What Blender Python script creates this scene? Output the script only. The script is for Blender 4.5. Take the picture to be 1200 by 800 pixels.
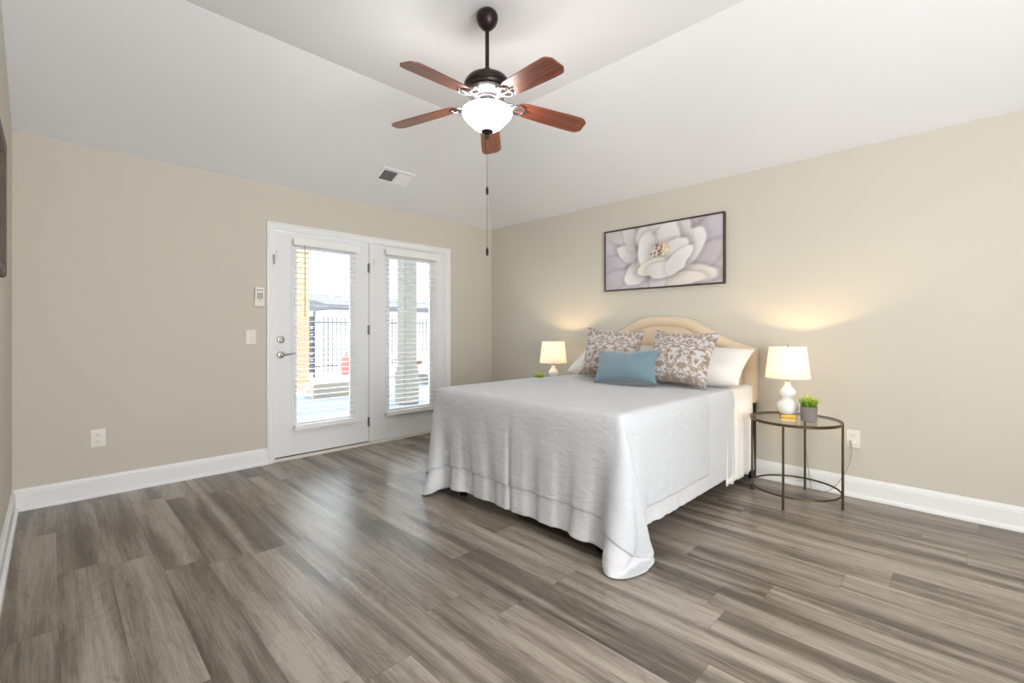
import bpy, bmesh, math, random, zlib, base64
import numpy as np
from mathutils import Vector, Matrix, noise as mnoise
for o in list(bpy.data.objects): bpy.data.objects.remove(o)
SC = bpy.context.scene; COL = SC.collection
R = math.radians
H = 1.165            # eye height
# ------------------------------------------------------------------ camera
cd = bpy.data.cameras.new('camera'); cam = bpy.data.objects.new('camera', cd); COL.objects.link(cam)
cam.location = (0, 0, H); cam.rotation_euler = (R(90), 0, R(-45))
cd.sensor_width = 36; cd.lens = 36 * 541 / 1200; cd.shift_y = -13 / 1200; cd.clip_start = .02
SC.camera = cam
# ------------------------------------------------------------------ world, sun, lamps, exposure
SC.view_settings.view_transform = 'Standard'; SC.view_settings.look = 'None'
SC.view_settings.exposure = 0.55; SC.view_settings.gamma = 1; SC.view_settings.use_curve_mapping = False
W = bpy.data.worlds.new('world'); SC.world = W; W.use_nodes = True
bg = W.node_tree.nodes['Background']; bg.inputs[0].default_value = (.86, .93, 1, 1); bg.inputs[1].default_value = 5.5
def lamp(name, kind, loc, power, color=(1, 1, 1), size=.1, size_y=None, target=None, angle=None, spread=None):
    l = bpy.data.lights.new(name, kind); o = bpy.data.objects.new(name, l); COL.objects.link(o)
    l.energy = power; l.color = color; o.location = loc
    if kind == 'AREA':
        l.size = size
        if size_y: l.shape = 'RECTANGLE'; l.size_y = size_y
        if spread: l.spread = spread
    elif kind == 'POINT': l.shadow_soft_size = size
    elif kind == 'SUN': l.angle = angle or R(.6)
    if target is not None:
        o.rotation_euler = (Vector(target) - Vector(loc)).to_track_quat('-Z', 'Y').to_euler()
    return o
lamp('sun', 'SUN', (10, -2, 14), 4, (1, .97, .92), target=(4.2, 8.0, 0))
# unseen fill panels added behind the camera to brighten the room; no windows there
lamp('room_fill_light', 'AREA', (.95, -1.66, 1.3), 95, (.97, .985, 1), 2.1, 1.9, target=(1.3, 3.5, 2.3))
lamp('room_fill_light', 'AREA', (-.1, -.9, 1.45), 8, (.97, .985, 1), 1.2, 1.8, target=(4, -.9, 1.3))
# portal in the door opening: guides the sky light through the two glazed doors
po = lamp('door_portal', 'AREA', (2.33, 4.56, 1.1), 1, (1, 1, 1), 1.75, 1.8, target=(2.33, 0, 1.1)); po.data.cycles.is_portal = True

# ------------------------------------------------------------------ materials
def lin(h):
    h = h.lstrip('#'); c = [int(h[i:i+2], 16) / 255 for i in (0, 2, 4)]
    return tuple(x / 12.92 if x <= .04045 else ((x + .055) / 1.055) ** 2.4 for x in c) + (1,)
class NT:
    def __init__(s, m): s.t = m.node_tree; s.n = s.t.nodes; s.l = s.t.links
    def new(s, typ, **k):
        n = s.n.new(typ)
        for a, v in k.items(): setattr(n, a, v)
        return n
    def link(s, a, b): s.l.new(a, b)
    def math(s, op, a, b=None, c=None):
        n = s.n.new('ShaderNodeMath'); n.operation = op
        for i, v in enumerate((a, b, c)):
            if v is None: continue
            if isinstance(v, (int, float)): n.inputs[i].default_value = v
            else: s.l.new(v, n.inputs[i])
        return n.outputs[0]
    def mix(s, f, a, b, blend='MIX'):
        n = s.n.new('ShaderNodeMix'); n.data_type = 'RGBA'; n.blend_type = blend
        for i, v in ((0, f), (6, a), (7, b)):
            if isinstance(v, (int, float)): n.inputs[i].default_value = v
            elif isinstance(v, tuple): n.inputs[i].default_value = v
            else: s.l.new(v, n.inputs[i])
        return n.outputs[2]
    def ramp(s, f, stops):
        n = s.n.new('ShaderNodeValToRGB'); s.l.new(f, n.inputs[0]); e = n.color_ramp.elements
        while len(e) < len(stops): e.new(.5)
        for k, (p, c) in zip(e, stops): k.position = p; k.color = c
        return n.outputs[0]
    def noise(s, vec, scale, detail=3, rough=.55, dist=0):
        n = s.n.new('ShaderNodeTexNoise'); n.inputs['Scale'].default_value = scale
        n.inputs['Detail'].default_value = detail; n.inputs['Roughness'].default_value = rough
        n.inputs['Distortion'].default_value = dist
        if vec is not None: s.l.new(vec, n.inputs['Vector'])
        return n.outputs[0]
    def obj(s): return s.n.new('ShaderNodeTexCoord').outputs['Object']
    def scaled(s, v, sc, loc=(0, 0, 0)):
        n = s.n.new('ShaderNodeMapping'); n.inputs['Scale'].default_value = sc; n.inputs['Location'].default_value = loc
        s.l.new(v, n.inputs[0]); return n.outputs[0]
    def bump(s, h, strength, dist, bsdf):
        n = s.n.new('ShaderNodeBump'); n.inputs['Strength'].default_value = strength; n.inputs['Distance'].default_value = dist
        s.l.new(h, n.inputs['Height']); s.l.new(n.outputs[0], bsdf.inputs['Normal']); return n
def mat(name, color, rough=.5, metal=0, bump=None, spec=.5, coat=0, emit=None, estr=0, trans=0, sheen=0, vary=None):
    m = bpy.data.materials.new(name); m.use_nodes = True; t = NT(m); b = t.n['Principled BSDF']
    c = lin(color) if isinstance(color, str) else color
    b.inputs['Base Color'].default_value = c; b.inputs['Roughness'].default_value = rough; b.inputs['Metallic'].default_value = metal
    b.inputs['Specular IOR Level'].default_value = spec; b.inputs['Coat Weight'].default_value = coat
    b.inputs['Transmission Weight'].default_value = trans; b.inputs['Sheen Weight'].default_value = sheen
    if emit: b.inputs['Emission Color'].default_value = lin(emit); b.inputs['Emission Strength'].default_value = estr
    if vary:
        n = t.noise(t.obj(), vary[0]); t.link(t.mix(n, c, lin(vary[1])), b.inputs['Base Color'])
    if bump: t.bump(t.noise(t.obj(), bump[0], 4), bump[1], bump[2], b)
    return m
# ------------------------------------------------------------------ object helpers
def link(o, parent=None):
    COL.objects.link(o)
    if parent is not None: o.parent = parent
    return o
def meshobj(name, bm, m, parent=None, smooth=False, autos=None):
    me = bpy.data.meshes.new(name); bmesh.ops.recalc_face_normals(bm, faces=bm.faces[:]) if autos != 'keep' else None
    bm.to_mesh(me); bm.free()
    for mm in (m if isinstance(m, (list, tuple)) else [m]): me.materials.append(mm)
    if smooth:
        for p in me.polygons: p.use_smooth = True
        if autos != 'full' and autos != 'keep':
            try: me.set_sharp_from_angle(angle=R(38))
            except Exception: pass
    return link(bpy.data.objects.new(name, me), parent)
def empty(name, loc=(0, 0, 0), rz=0):
    o = bpy.data.objects.new(name, None); o.location = loc; o.rotation_euler = (0, 0, rz); o.empty_display_size = .05
    return link(o)
def tag(o, label=None, cat=None, group=None, kind=None):
    for k, v in (('label', label), ('category', cat), ('group', group), ('kind', kind)):
        if v: o[k] = v
    return o
def struct(o): o['kind'] = 'structure'; return o
def copy_tree(o, parent=None):
    c = o.copy(); COL.objects.link(c); c.parent = parent
    for ch in [x for x in bpy.data.objects if x.parent == o]: copy_tree(ch, c)
    return c
def box(bm, x0, x1, y0, y1, z0, z1, bev=0, seg=2, mi=0):
    b2 = bmesh.new(); bmesh.ops.create_cube(b2, size=1)
    for v in b2.verts:
        v.co = ((x0 + x1) / 2 + v.co.x * (x1 - x0), (y0 + y1) / 2 + v.co.y * (y1 - y0), (z0 + z1) / 2 + v.co.z * (z1 - z0))
    if bev: bmesh.ops.bevel(b2, geom=b2.edges[:], offset=bev, segments=seg, affect='EDGES', profile=.7)
    merge(bm, b2, mi); return bm
def merge(bm, b2, mi=0, M=None):
    vs = {}
    for v in b2.verts: vs[v] = bm.verts.new(M @ v.co if M else v.co)
    for f in b2.faces:
        try: n = bm.faces.new([vs[v] for v in f.verts]); n.material_index = mi
        except ValueError: pass
    b2.free()
def lathe(bm, prof, seg=40, c=(0, 0, 0), cap=True, mi=0):
    rings = []
    for r, z in prof:
        if r < 1e-6: rings.append([bm.verts.new((c[0], c[1], c[2] + z))])
        else: rings.append([bm.verts.new((c[0] + r * math.cos(2 * math.pi * k / seg), c[1] + r * math.sin(2 * math.pi * k / seg), c[2] + z)) for k in range(seg)])
    for a, b in zip(rings, rings[1:]):
        for k in range(seg):
            k2 = (k + 1) % seg
            if len(a) == 1 and len(b) == 1: continue
            if len(a) == 1: f = bm.faces.new((a[0], b[k], b[k2]))
            elif len(b) == 1: f = bm.faces.new((a[k], b[0], a[k2]))
            else: f = bm.faces.new((a[k], b[k], b[k2], a[k2]))
            f.material_index = mi
    return bm
def tube(bm, pts, r, seg=8, cyc=False, cap=True):
    pts = [Vector(p) for p in pts]; n = len(pts); rings = []; ref = None
    for i, p in enumerate(pts):
        a = pts[(i - 1) % n] if (cyc or i) else p; b = pts[(i + 1) % n] if (cyc or i < n - 1) else p
        t = (b - a).normalized()
        if ref is None: ref = Vector((0, 0, 1)) if abs(t.z) < .9 else Vector((1, 0, 0))
        u = (ref - t * ref.dot(t)); u = u.normalized() if u.length > 1e-6 else t.orthogonal().normalized()
        ref = u; w = t.cross(u); rr = r[i] if isinstance(r, (list, tuple)) else r
        rings.append([bm.verts.new(p + (u * math.cos(2 * math.pi * k / seg) + w * math.sin(2 * math.pi * k / seg)) * rr) for k in range(seg)])
    for i in range(n if cyc else n - 1):
        a, b = rings[i], rings[(i + 1) % n]
        for k in range(seg): bm.faces.new((a[k], a[(k + 1) % seg], b[(k + 1) % seg], b[k]))
    if cap and not cyc:
        bm.faces.new(rings[0][::-1]); bm.faces.new(rings[-1])
    return bm
def prism(bm, poly, f0, f1, mi=0):
    """extrude a 2D outline between two mappings (u,v)->xyz"""
    a = [bm.verts.new(f0(*p)) for p in poly]; b = [bm.verts.new(f1(*p)) for p in poly]; n = len(poly)
    bm.faces.new(a[::-1]).material_index = mi; bm.faces.new(b).material_index = mi
    for i in range(n): bm.faces.new((a[i], a[(i + 1) % n], b[(i + 1) % n], b[i])).material_index = mi
def gridmesh(bm, P, mi=0, flip=False):
    n, m = P.shape[:2]; v = [[bm.verts.new(P[i, j]) for j in range(m)] for i in range(n)]
    for i in range(n - 1):
        for j in range(m - 1):
            q = (v[i][j], v[i + 1][j], v[i + 1][j + 1], v[i][j + 1])
            bm.faces.new(q[::-1] if flip else q).material_index = mi
def B(): return bmesh.new()
# ------------------------------------------------------------------ room: shell sizes
XL, XR, YB, YF = -.174, 3.99, 4.36, -1.8
ZW, ZT, RUN = 2.447, 2.975, 1.296
def wood_floor():
    m = bpy.data.materials.new('plank_floor'); m.use_nodes = True; t = NT(m); b = t.n['Principled BSDF']
    co = t.obj(); sp = t.new('ShaderNodeSeparateXYZ'); t.link(co, sp.inputs[0]); x, y = sp.outputs[0], sp.outputs[1]
    PW, PL = .178, 1.22
    fx = t.math('DIVIDE', t.math('ADD', x, 10 * PW - .025), PW); row = t.math('FLOOR', fx); ux = t.math('FRACT', fx)
    wn = t.new('ShaderNodeTexWhiteNoise', noise_dimensions='1D'); t.link(row, wn.inputs['W'])
    fy = t.math('DIVIDE', t.math('ADD', t.math('ADD', y, 20.), t.math('MULTIPLY', wn.outputs[0], PL * 3)), PL)
    idx = t.math('FLOOR', fy); uy = t.math('FRACT', fy)
    cid = t.new('ShaderNodeCombineXYZ'); t.link(row, cid.inputs[0]); t.link(idx, cid.inputs[1])
    w2 = t.new('ShaderNodeTexWhiteNoise', noise_dimensions='3D'); t.link(cid.outputs[0], w2.inputs['Vector'])
    rnd = w2.outputs[0]
    # per plank coordinates
    off = t.new('ShaderNodeVectorMath', operation='SCALE'); t.link(w2.outputs[1], off.inputs[0]); off.inputs['Scale'].default_value = 37
    ad = t.new('ShaderNodeVectorMath', operation='ADD'); t.link(co, ad.inputs[0]); t.link(off.outputs[0], ad.inputs[1]); pc = ad.outputs[0]
    band = t.noise(t.scaled(pc, (11, .75, 1)), 1, 2, .5, .35)         # broad light and dark bands along a plank
    cath = t.noise(t.scaled(pc, (5.5, 1.3, 1)), 1, 2, .5, .6)
    rings = t.math('ABSOLUTE', t.math('SINE', t.math('MULTIPLY', cath, 46)))
    fine = t.noise(t.scaled(pc, (130, 4.5, 1)), 1, 5, .7, .3)
    knot = t.noise(t.scaled(pc, (9, 2.4, 1)), 1, 3, .6, .5)
    v = t.math('ADD', t.math('MULTIPLY', band, 1.15), t.math('MULTIPLY', t.math('SUBTRACT', rnd, .5), .20))
    v = t.math('ADD', v, t.math('MULTIPLY', t.math('SUBTRACT', fine, .5), .62))
    v = t.math('ADD', v, t.math('MULTIPLY', t.math('SUBTRACT', rings, .6), .055))
    col = t.ramp(v, [(.30, lin('#50473f')), (.47, lin('#6d645a')), (.62, lin('#8a8075')), (.80, lin('#a59c91'))])
    kn = t.ramp(knot, [(.66, (0, 0, 0, 1)), (.76, (1, 1, 1, 1))])
    col = t.mix(t.math('MULTIPLY', kn, .65), col, lin('#43392f'))
    crk = t.noise(t.scaled(pc, (38, 2.6, 1)), 1, 4, .6, .8)
    ck = t.ramp(crk, [(.68, (0, 0, 0, 1)), (.74, (1, 1, 1, 1))]); col = t.mix(t.math('MULTIPLY', ck, .55), col, lin('#40372f'))
    ex = t.math('MINIMUM', ux, t.math('SUBTRACT', 1, ux)); ey = t.math('MULTIPLY', t.math('MINIMUM', uy, t.math('SUBTRACT', 1, uy)), PL / PW)
    e = t.math('MINIMUM', ex, ey); seam = t.math('LESS_THAN', e, .007)
    col = t.mix(t.math('MULTIPLY', seam, .5), col, lin('#4a4138'))
    t.link(col, b.inputs['Base Color'])
    rg = t.math('ADD', .26, t.math('MULTIPLY', fine, .13)); t.link(rg, b.inputs['Roughness'])
    b.inputs['Specular IOR Level'].default_value = .5
    h = t.math('SUBTRACT', t.math('MULTIPLY', fine, .35), t.math('MULTIPLY', t.math('LESS_THAN', e, .012), 1))
    t.bump(h, .35, .0012, b)
    return m
def wallpaint(name, c):
    m = mat(name, c, .62, spec=.3); t = NT(m); t.bump(t.noise(t.obj(), 230, 3), .12, .0008, t.n['Principled BSDF']); return m
M_wall = wallpaint('greige_wall_paint', '#cdc8bc'); M_ceil = wallpaint('white_ceiling_paint', '#eaebee')
M_trim = mat('white_trim_paint', '#eceded', .32, bump=(60, .03, .0006)); M_door = mat('white_door_paint', '#e9eaeb', .34, bump=(40, .03, .0006))
M_nickel = mat('satin_nickel', '#a9a7a3', .3, 1, bump=(80, .03, .0004)); M_hinge = mat('hinge_nickel', '#8e8c88', .38, 1, bump=(80, .03, .0004))
M_gap = mat('dark_rubber', '#3a342e', .7, bump=(60, .1, .001)); M_sill = mat('cream_threshold', '#e0dcd2', .4, bump=(60, .05, .0006))
M_floor = wood_floor()
bm = B(); box(bm, XL - .12, XR + .12, YF - .12, YB + .15, -.1, 0); struct(meshobj('floor', bm, M_floor))
# hipped ceiling: it climbs from the back and right walls to a flat field that holds the fan
bm = B()
cv = dict(A=(XL, YB, ZW), C=(XR, YB, ZW), F=(XR, YF, ZW), P=(XR - RUN, YB - RUN, ZT), Q=(XL, YB - RUN, ZT), P2=(XR - RUN, YF, ZT), Q2=(XL, YF, ZT))
lo = {k: bm.verts.new(p) for k, p in cv.items()}; up = {k: bm.verts.new((p[0], p[1], p[2] + .12)) for k, p in cv.items()}
for f in (('A', 'C', 'P', 'Q'), ('C', 'F', 'P2', 'P'), ('Q', 'P', 'P2', 'Q2')):
    bm.faces.new([lo[k] for k in f]); bm.faces.new([up[k] for k in f[::-1]])
per = ['A', 'C', 'F', 'P2', 'Q2', 'Q']
for i, k in enumerate(per):
    k2 = per[(i + 1) % 6]; bm.faces.new((lo[k], lo[k2], up[k2], up[k]))
struct(meshobj('ceiling', bm, M_ceil))
# back wall with the door opening (three pieces round the opening, one mesh)
OX0, OX1, OZ = 1.372, 3.28, 2.085; T = .15
bm = B()
def wquad(poly, f0, f1): prism(bm, poly, f0, f1)
fb0 = lambda u, v: (u, YB, v); fb1 = lambda u, v: (u, YB + T, v)
for pl in ([(XL - .12, 0), (OX0, 0), (OX0, ZW), (XL - .12, ZW)], [(OX0, OZ), (OX1, OZ), (OX1, ZW), (OX0, ZW)], [(OX1, 0), (XR + .12, 0), (XR + .12, ZW), (OX1, ZW)]):
    wquad(pl, fb0, fb1)
struct(meshobj('wall_back', bm, M_wall))
bm = B(); prism(bm, [(YF - .12, 0), (YB, 0), (YB, ZW), (YF - .12, ZW)], lambda u, v: (XR, u, v), lambda u, v: (XR + .12, u, v)); struct(meshobj('wall_right', bm, M_wall))
bm = B(); prism(bm, [(YF - .12, 0), (YB, 0), (YB, ZW), (YB - RUN, ZT), (YF - .12, ZT)], lambda u, v: (XL, u, v), lambda u, v: (XL - .12, u, v)); struct(meshobj('wall_left', bm, M_wall))
bm = B(); prism(bm, [(XL, 0), (XR, 0), (XR, ZW), (XR - RUN, ZT), (XL, ZT)], lambda u, v: (u, YF, v), lambda u, v: (u, YF - .12, v)); struct(meshobj('wall_front', bm, M_wall))
# baseboards: tall board, moulded cap and quarter-round shoe
BPROF = [(0, 0), (.030, 0), (.030, .012), (.026, .021), (.016, .027), (.016, .108), (.0125, .114), (.0135, .120), (.009, .128), (.006, .138), (0, .140)]
def baseboard(name, p0, p1, nrm):
    bm = B(); n = Vector(nrm); prism(bm, BPROF, lambda u, v: Vector(p0) + n * u + Vector((0, 0, v)), lambda u, v: Vector(p1) + n * u + Vector((0, 0, v)))
    return struct(meshobj(name, bm, M_trim))
o = baseboard('baseboard_back', (XL, YB, 0), (1.335, YB, 0), (0, -1, 0))
bm = B(); bm.from_mesh(o.data)
n = Vector((0, -1, 0)); prism(bm, BPROF, lambda u, v: Vector((3.323, YB, 0)) + n * u + Vector((0, 0, v)), lambda u, v: Vector((XR, YB, 0)) + n * u + Vector((0, 0, v)))
bm.to_mesh(o.data); bm.free()
baseboard('baseboard_right', (XR, YB, 0), (XR, YF, 0), (-1, 0, 0))
baseboard('baseboard_left', (XL, YB, 0), (XL, YF, 0), (1, 0, 0))
baseboard('baseboard_front', (XL, YF, 0), (XR, YF, 0), (0, 1, 0))
# casing round the doors: stepped profile, mitred
bm = B()
CP = [(0, 0), (.018, 0), (.020, .010), (.014, .018), (.014, .044), (.010, .050), (.010, .062), (0, .064)]  # (depth, across)
def casing(bm):
    o0 = [(1.335, 0), (1.335, 2.118), (3.323, 2.118), (3.323, 0)]; sgn = [(1, 0), (1, -1), (-1, -1), (-1, 0)]
    rings = []
    for (x, z), (sx, sz) in zip(o0, sgn): rings.append([bm.verts.new((x + sx * a, YB - d, z + sz * a)) for d, a in CP])
    for a, b in zip(rings, rings[1:]):
        for k in range(len(CP)):
            k2 = (k + 1) % len(CP); bm.faces.new((a[k], a[k2], b[k2], b[k]))
    bm.faces.new(rings[0]); bm.faces.new(rings[-1][::-1])
casing(bm); struct(meshobj('trim_1', bm, M_trim))
# jamb, centre post and threshold
bm = B()
box(bm, OX0, 1.397, YB, YB + T, 0, OZ - .03, .002); box(bm, 3.245, OX1, YB, YB + T, 0, OZ - .03, .002); box(bm, OX0, OX1, YB, YB + T, OZ - .03, OZ, .002)
box(bm, 3.195, 3.245, YB + .012, YB + T, .028, OZ - .03, .003); box(bm, 3.150, 3.195, YB + .004, YB + T, .028, OZ - .03, .003)
box(bm, 2.301, 2.336, YB - .002, YB + T, .028, OZ - .03, .003)
struct(meshobj('trim_2', bm, M_trim))
bm = B(); box(bm, OX0, OX1, YB - .012, YB + T + .03, 0, .026, .004); struct(meshobj('trim_3', bm, M_sill))
M_glass = bpy.data.materials.new('window_glass'); M_glass.use_nodes = True; t = NT(M_glass)
for n_ in list(t.n): 
    if n_.type == 'BSDF_PRINCIPLED': t.n.remove(n_)
tr = t.new('ShaderNodeBsdfTransparent'); gl = t.new('ShaderNodeBsdfGlossy'); gl.inputs['Roughness'].default_value = .02
fr = t.new('ShaderNodeFresnel'); fr.inputs[0].default_value = 1.45; mx = t.new('ShaderNodeMixShader'); tr.inputs[0].default_value = (.96, .98, .97, 1)
t.link(t.math('MULTIPLY', t.math('SUBTRACT', 1, t.new('ShaderNodeNewGeometry').outputs['Backfacing']), fr.outputs[0]), mx.inputs[0]); t.link(tr.outputs[0], mx.inputs[1]); t.link(gl.outputs[0], mx.inputs[2]); t.link(mx.outputs[0], t.n['Material Output'].inputs[0])
def door(name, x0, x1, gx0, gx1, gz0, gz1, z0, z1):
    bm = B(); y0, y1 = YB + .006, YB + .05
    fx0, fx1, fz0, fz1 = gx0 - .012, gx1 + .012, gz0 - .012, gz1 + .012
    box(bm, x0, fx0, y0, y1, z0, z1, .0015, 1); box(bm, fx1, x1, y0, y1, z0, z1, .0015, 1)
    box(bm, fx0, fx1, y0, y1, z0, fz0); box(bm, fx0, fx1, y0, y1, fz1, z1)
    d = struct(meshobj(name, bm, M_door))
    bm = B()      # raised moulding that holds the pane, mitred
    prof = [(-.012, 0), (-.012, .010), (-.004, .013), (.006, .011), (.014, .006), (.026, .006), (.034, 0)]
    rings = []
    for (x, z, sx, sz) in ((gx0, gz0, -1, -1), (gx0, gz1, -1, 1), (gx1, gz1, 1, 1), (gx1, gz0, 1, -1)):
        rings.append([bm.verts.new((x + sx * a * 1.0, y0 - dd, z + sz * a)) for a, dd in prof])
    for i in range(4):
        a, b = rings[i], rings[(i + 1) % 4]
        for k in range(len(prof)):
            k2 = (k + 1) % len(prof); bm.faces.new((a[k], a[k2], b[k2], b[k]))
    meshobj('glazing_frame', bm, M_door, d)
    bm = B(); box(bm, fx0, fx1, y0 + .02, y0 + .026, fz0, fz1); meshobj('glass_pane', bm, M_glass, d)
    return d
d1 = door('door_1', 1.401, 2.298, 1.574, 2.102, .312, 1.917, .036, 2.046)
tag(d1, 'white glazed patio door with blind and satin lever handle, left of the pair')
for z in (1.80, 1.17, .235):
    bm = B(); tube(bm, [(2.2995, YB - .004, z - .048), (2.2995, YB - .004, z + .048)], .0065, 10)
    box(bm, 2.285, 2.314, YB + .0, YB + .006, z - .045, z + .045); meshobj('hinge', bm, M_hinge, d1, True)
bm = B(); box(bm, 1.401, 2.298, YB + .008, YB + .045, .027, .038); meshobj('weather_strip', bm, M_gap, d1)
bm = B()
lathe(bm, [(0, 0), (.032, 0), (.032, .008), (.028, .016), (.020, .018), (.018, .022), (0, .022)], 28)
box(bm, -.005, .005, -.019, .019, .022, .034, .002)
M4 = Matrix.Translation((1.452, YB + .006, 1.082)) @ Matrix.Rotation(R(90), 4, 'X')
bmesh.ops.transform(bm, matrix=M4, verts=bm.verts); meshobj('deadbolt', bm, M_nickel, d1, True)
bm = B()
lathe(bm, [(0, 0), (.032, 0), (.032, .006), (.026, .014), (.012, .017), (.011, .045), (.013, .052), (0, .054)], 28)
tube(bm, [(0, 0, .047), (.03, .001, .049), (.065, .004, .047), (.095, .010, .044), (.112, .013, .043)], [.010, .009, .0075, .0065, .005], 10)
M4 = Matrix.Translation((1.452, YB + .006, .948)) @ Matrix.Rotation(R(90), 4, 'X')
bmesh.ops.transform(bm, matrix=M4, verts=bm.verts); meshobj('lever_handle', bm, M_nickel, d1, True)
for xx, dd in ((1.424, d1),):
    bm = B(); box(bm, xx - .007, xx + .007, YB - .006, YB + .006, 1.80, 1.87, .003); meshobj('door_sensor', bm, M_trim, dd)
bm = B(); box(bm, 1.380, 1.394, YB - .028, YB - .012, 1.745, 1.83, .003); meshobj('door_sensor', bm, M_hinge, d1)
d2 = door('door_2', 2.337, 3.150, 2.517, 3.046, .325, 1.925, .028, 2.053)
tag(d2, 'white fixed glazed patio panel with blind, right of the door with the lever')
bm = B(); box(bm, 2.352, 2.366, YB - .006, YB + .006, 1.83, 1.90, .003); meshobj('door_sensor', bm, M_trim, d2)
# blinds: headrail, flat slats, cords, bottom rail in its hold-down ledge, tilt wand
M_blind = mat('white_faux_wood', '#f0f0ee', .35, bump=(60, .03, .0005)); M_cord = mat('blind_cord', '#dcdcda', .7, bump=(200, .1, .0005)); M_cordg = mat('grey_wand', '#8b8785', .3, bump=(80, .05, .0004))
def blind(x0, x1, z0, z1, label, wand):
    r = empty('window_blind', ((x0 + x1) / 2, YB - .03, z0)); X0, X1 = x0 - (x0 + x1) / 2, x1 - (x0 + x1) / 2; h = z1 - z0
    tag(r, label, 'blind', 'blinds on the patio doors')
    bm = B(); box(bm, X0 - .004, X1 + .004, -.026, .030, h - .048, h, .003); box(bm, X0 - .01, X1 + .01, -.033, -.026, h - .058, h + .004, .002); meshobj('headrail', bm, M_blind, r)
    bm = B(); n = int((h - .08) / .0485); top = h - .062
    for k in range(n):
        z = top - k * .0485
        if z < .05: break
        b2 = bmesh.new(); ys = [-.0235, -.012, 0, .012, .0235]; zz = [0, .0016, .0022, .0016, 0]
        a = [[b2.verts.new((X, y, z + dz + s)) for y, dz in zip(ys, zz)] for X, s in ((X0 + .012, 0), (X1 - .012, 0))]
        c = [[b2.verts.new((X, y, z + dz - .0026)) for y, dz in zip(ys, zz)] for X in (X0 + .012, X1 - .012)]
        for i in range(4):
            b2.faces.new((a[0][i], a[1][i], a[1][i + 1], a[0][i + 1])); b2.faces.new((c[0][i + 1], c[1][i + 1], c[1][i], c[0][i]))
        for i in range(2): b2.faces.new(a[i] + c[i][::-1])
        b2.faces.new((a[0][0], c[0][0], c[1][0], a[1][0])); b2.faces.new((a[0][4], a[1][4], c[1][4], c[0][4]))
        merge(bm, b2)
    meshobj('slats', bm, M_blind, r)
    bm = B()
    for xx in (X0 + .075, X1 - .075):
        for yy in (-.0245, .0245): tube(bm, [(xx, yy, .03), (xx, yy, h - .04)], .0007, 4)
    meshobj('ladder_cord', bm, M_cord, r)
    bm = B(); box(bm, X0 + .006, X1 - .006, -.022, .022, .018, .034, .003); meshobj('bottom_rail', bm, M_blind, r)
    bm = B(); box(bm, X0 - .002, X1 + .002, -.030, .028, -.004, .012, .003); box(bm, X0 - .002, X1 + .002, -.033, -.029, -.008, .020, .0015); meshobj('hold_down_ledge', bm, M_blind, r)
    if wand:
        bm = B(); tube(bm, [(X0 + .085, -.034, h - .05), (X0 + .086, -.036, h - .70)], .0032, 6); meshobj('tilt_wand', bm, M_cordg, r)
    bm = B(); tube(bm, [(X1 - .085, -.034, h - .05), (X1 - .085, -.036, h - 1.0)], .0010, 5); tube(bm, [(X1 - .085, -.036, h - 1.04), (X1 - .085, -.036, h - 1.0)], [.006, .003], 8); meshobj('lift_cord', bm, M_cord, r)
    return r
blind(1.552, 2.158, .275, 1.99, 'white slatted blind on the left door, with the lever', True)
blind(2.470, 3.120, .285, 2.01, 'white slatted blind on the right fixed door panel', False)
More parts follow.
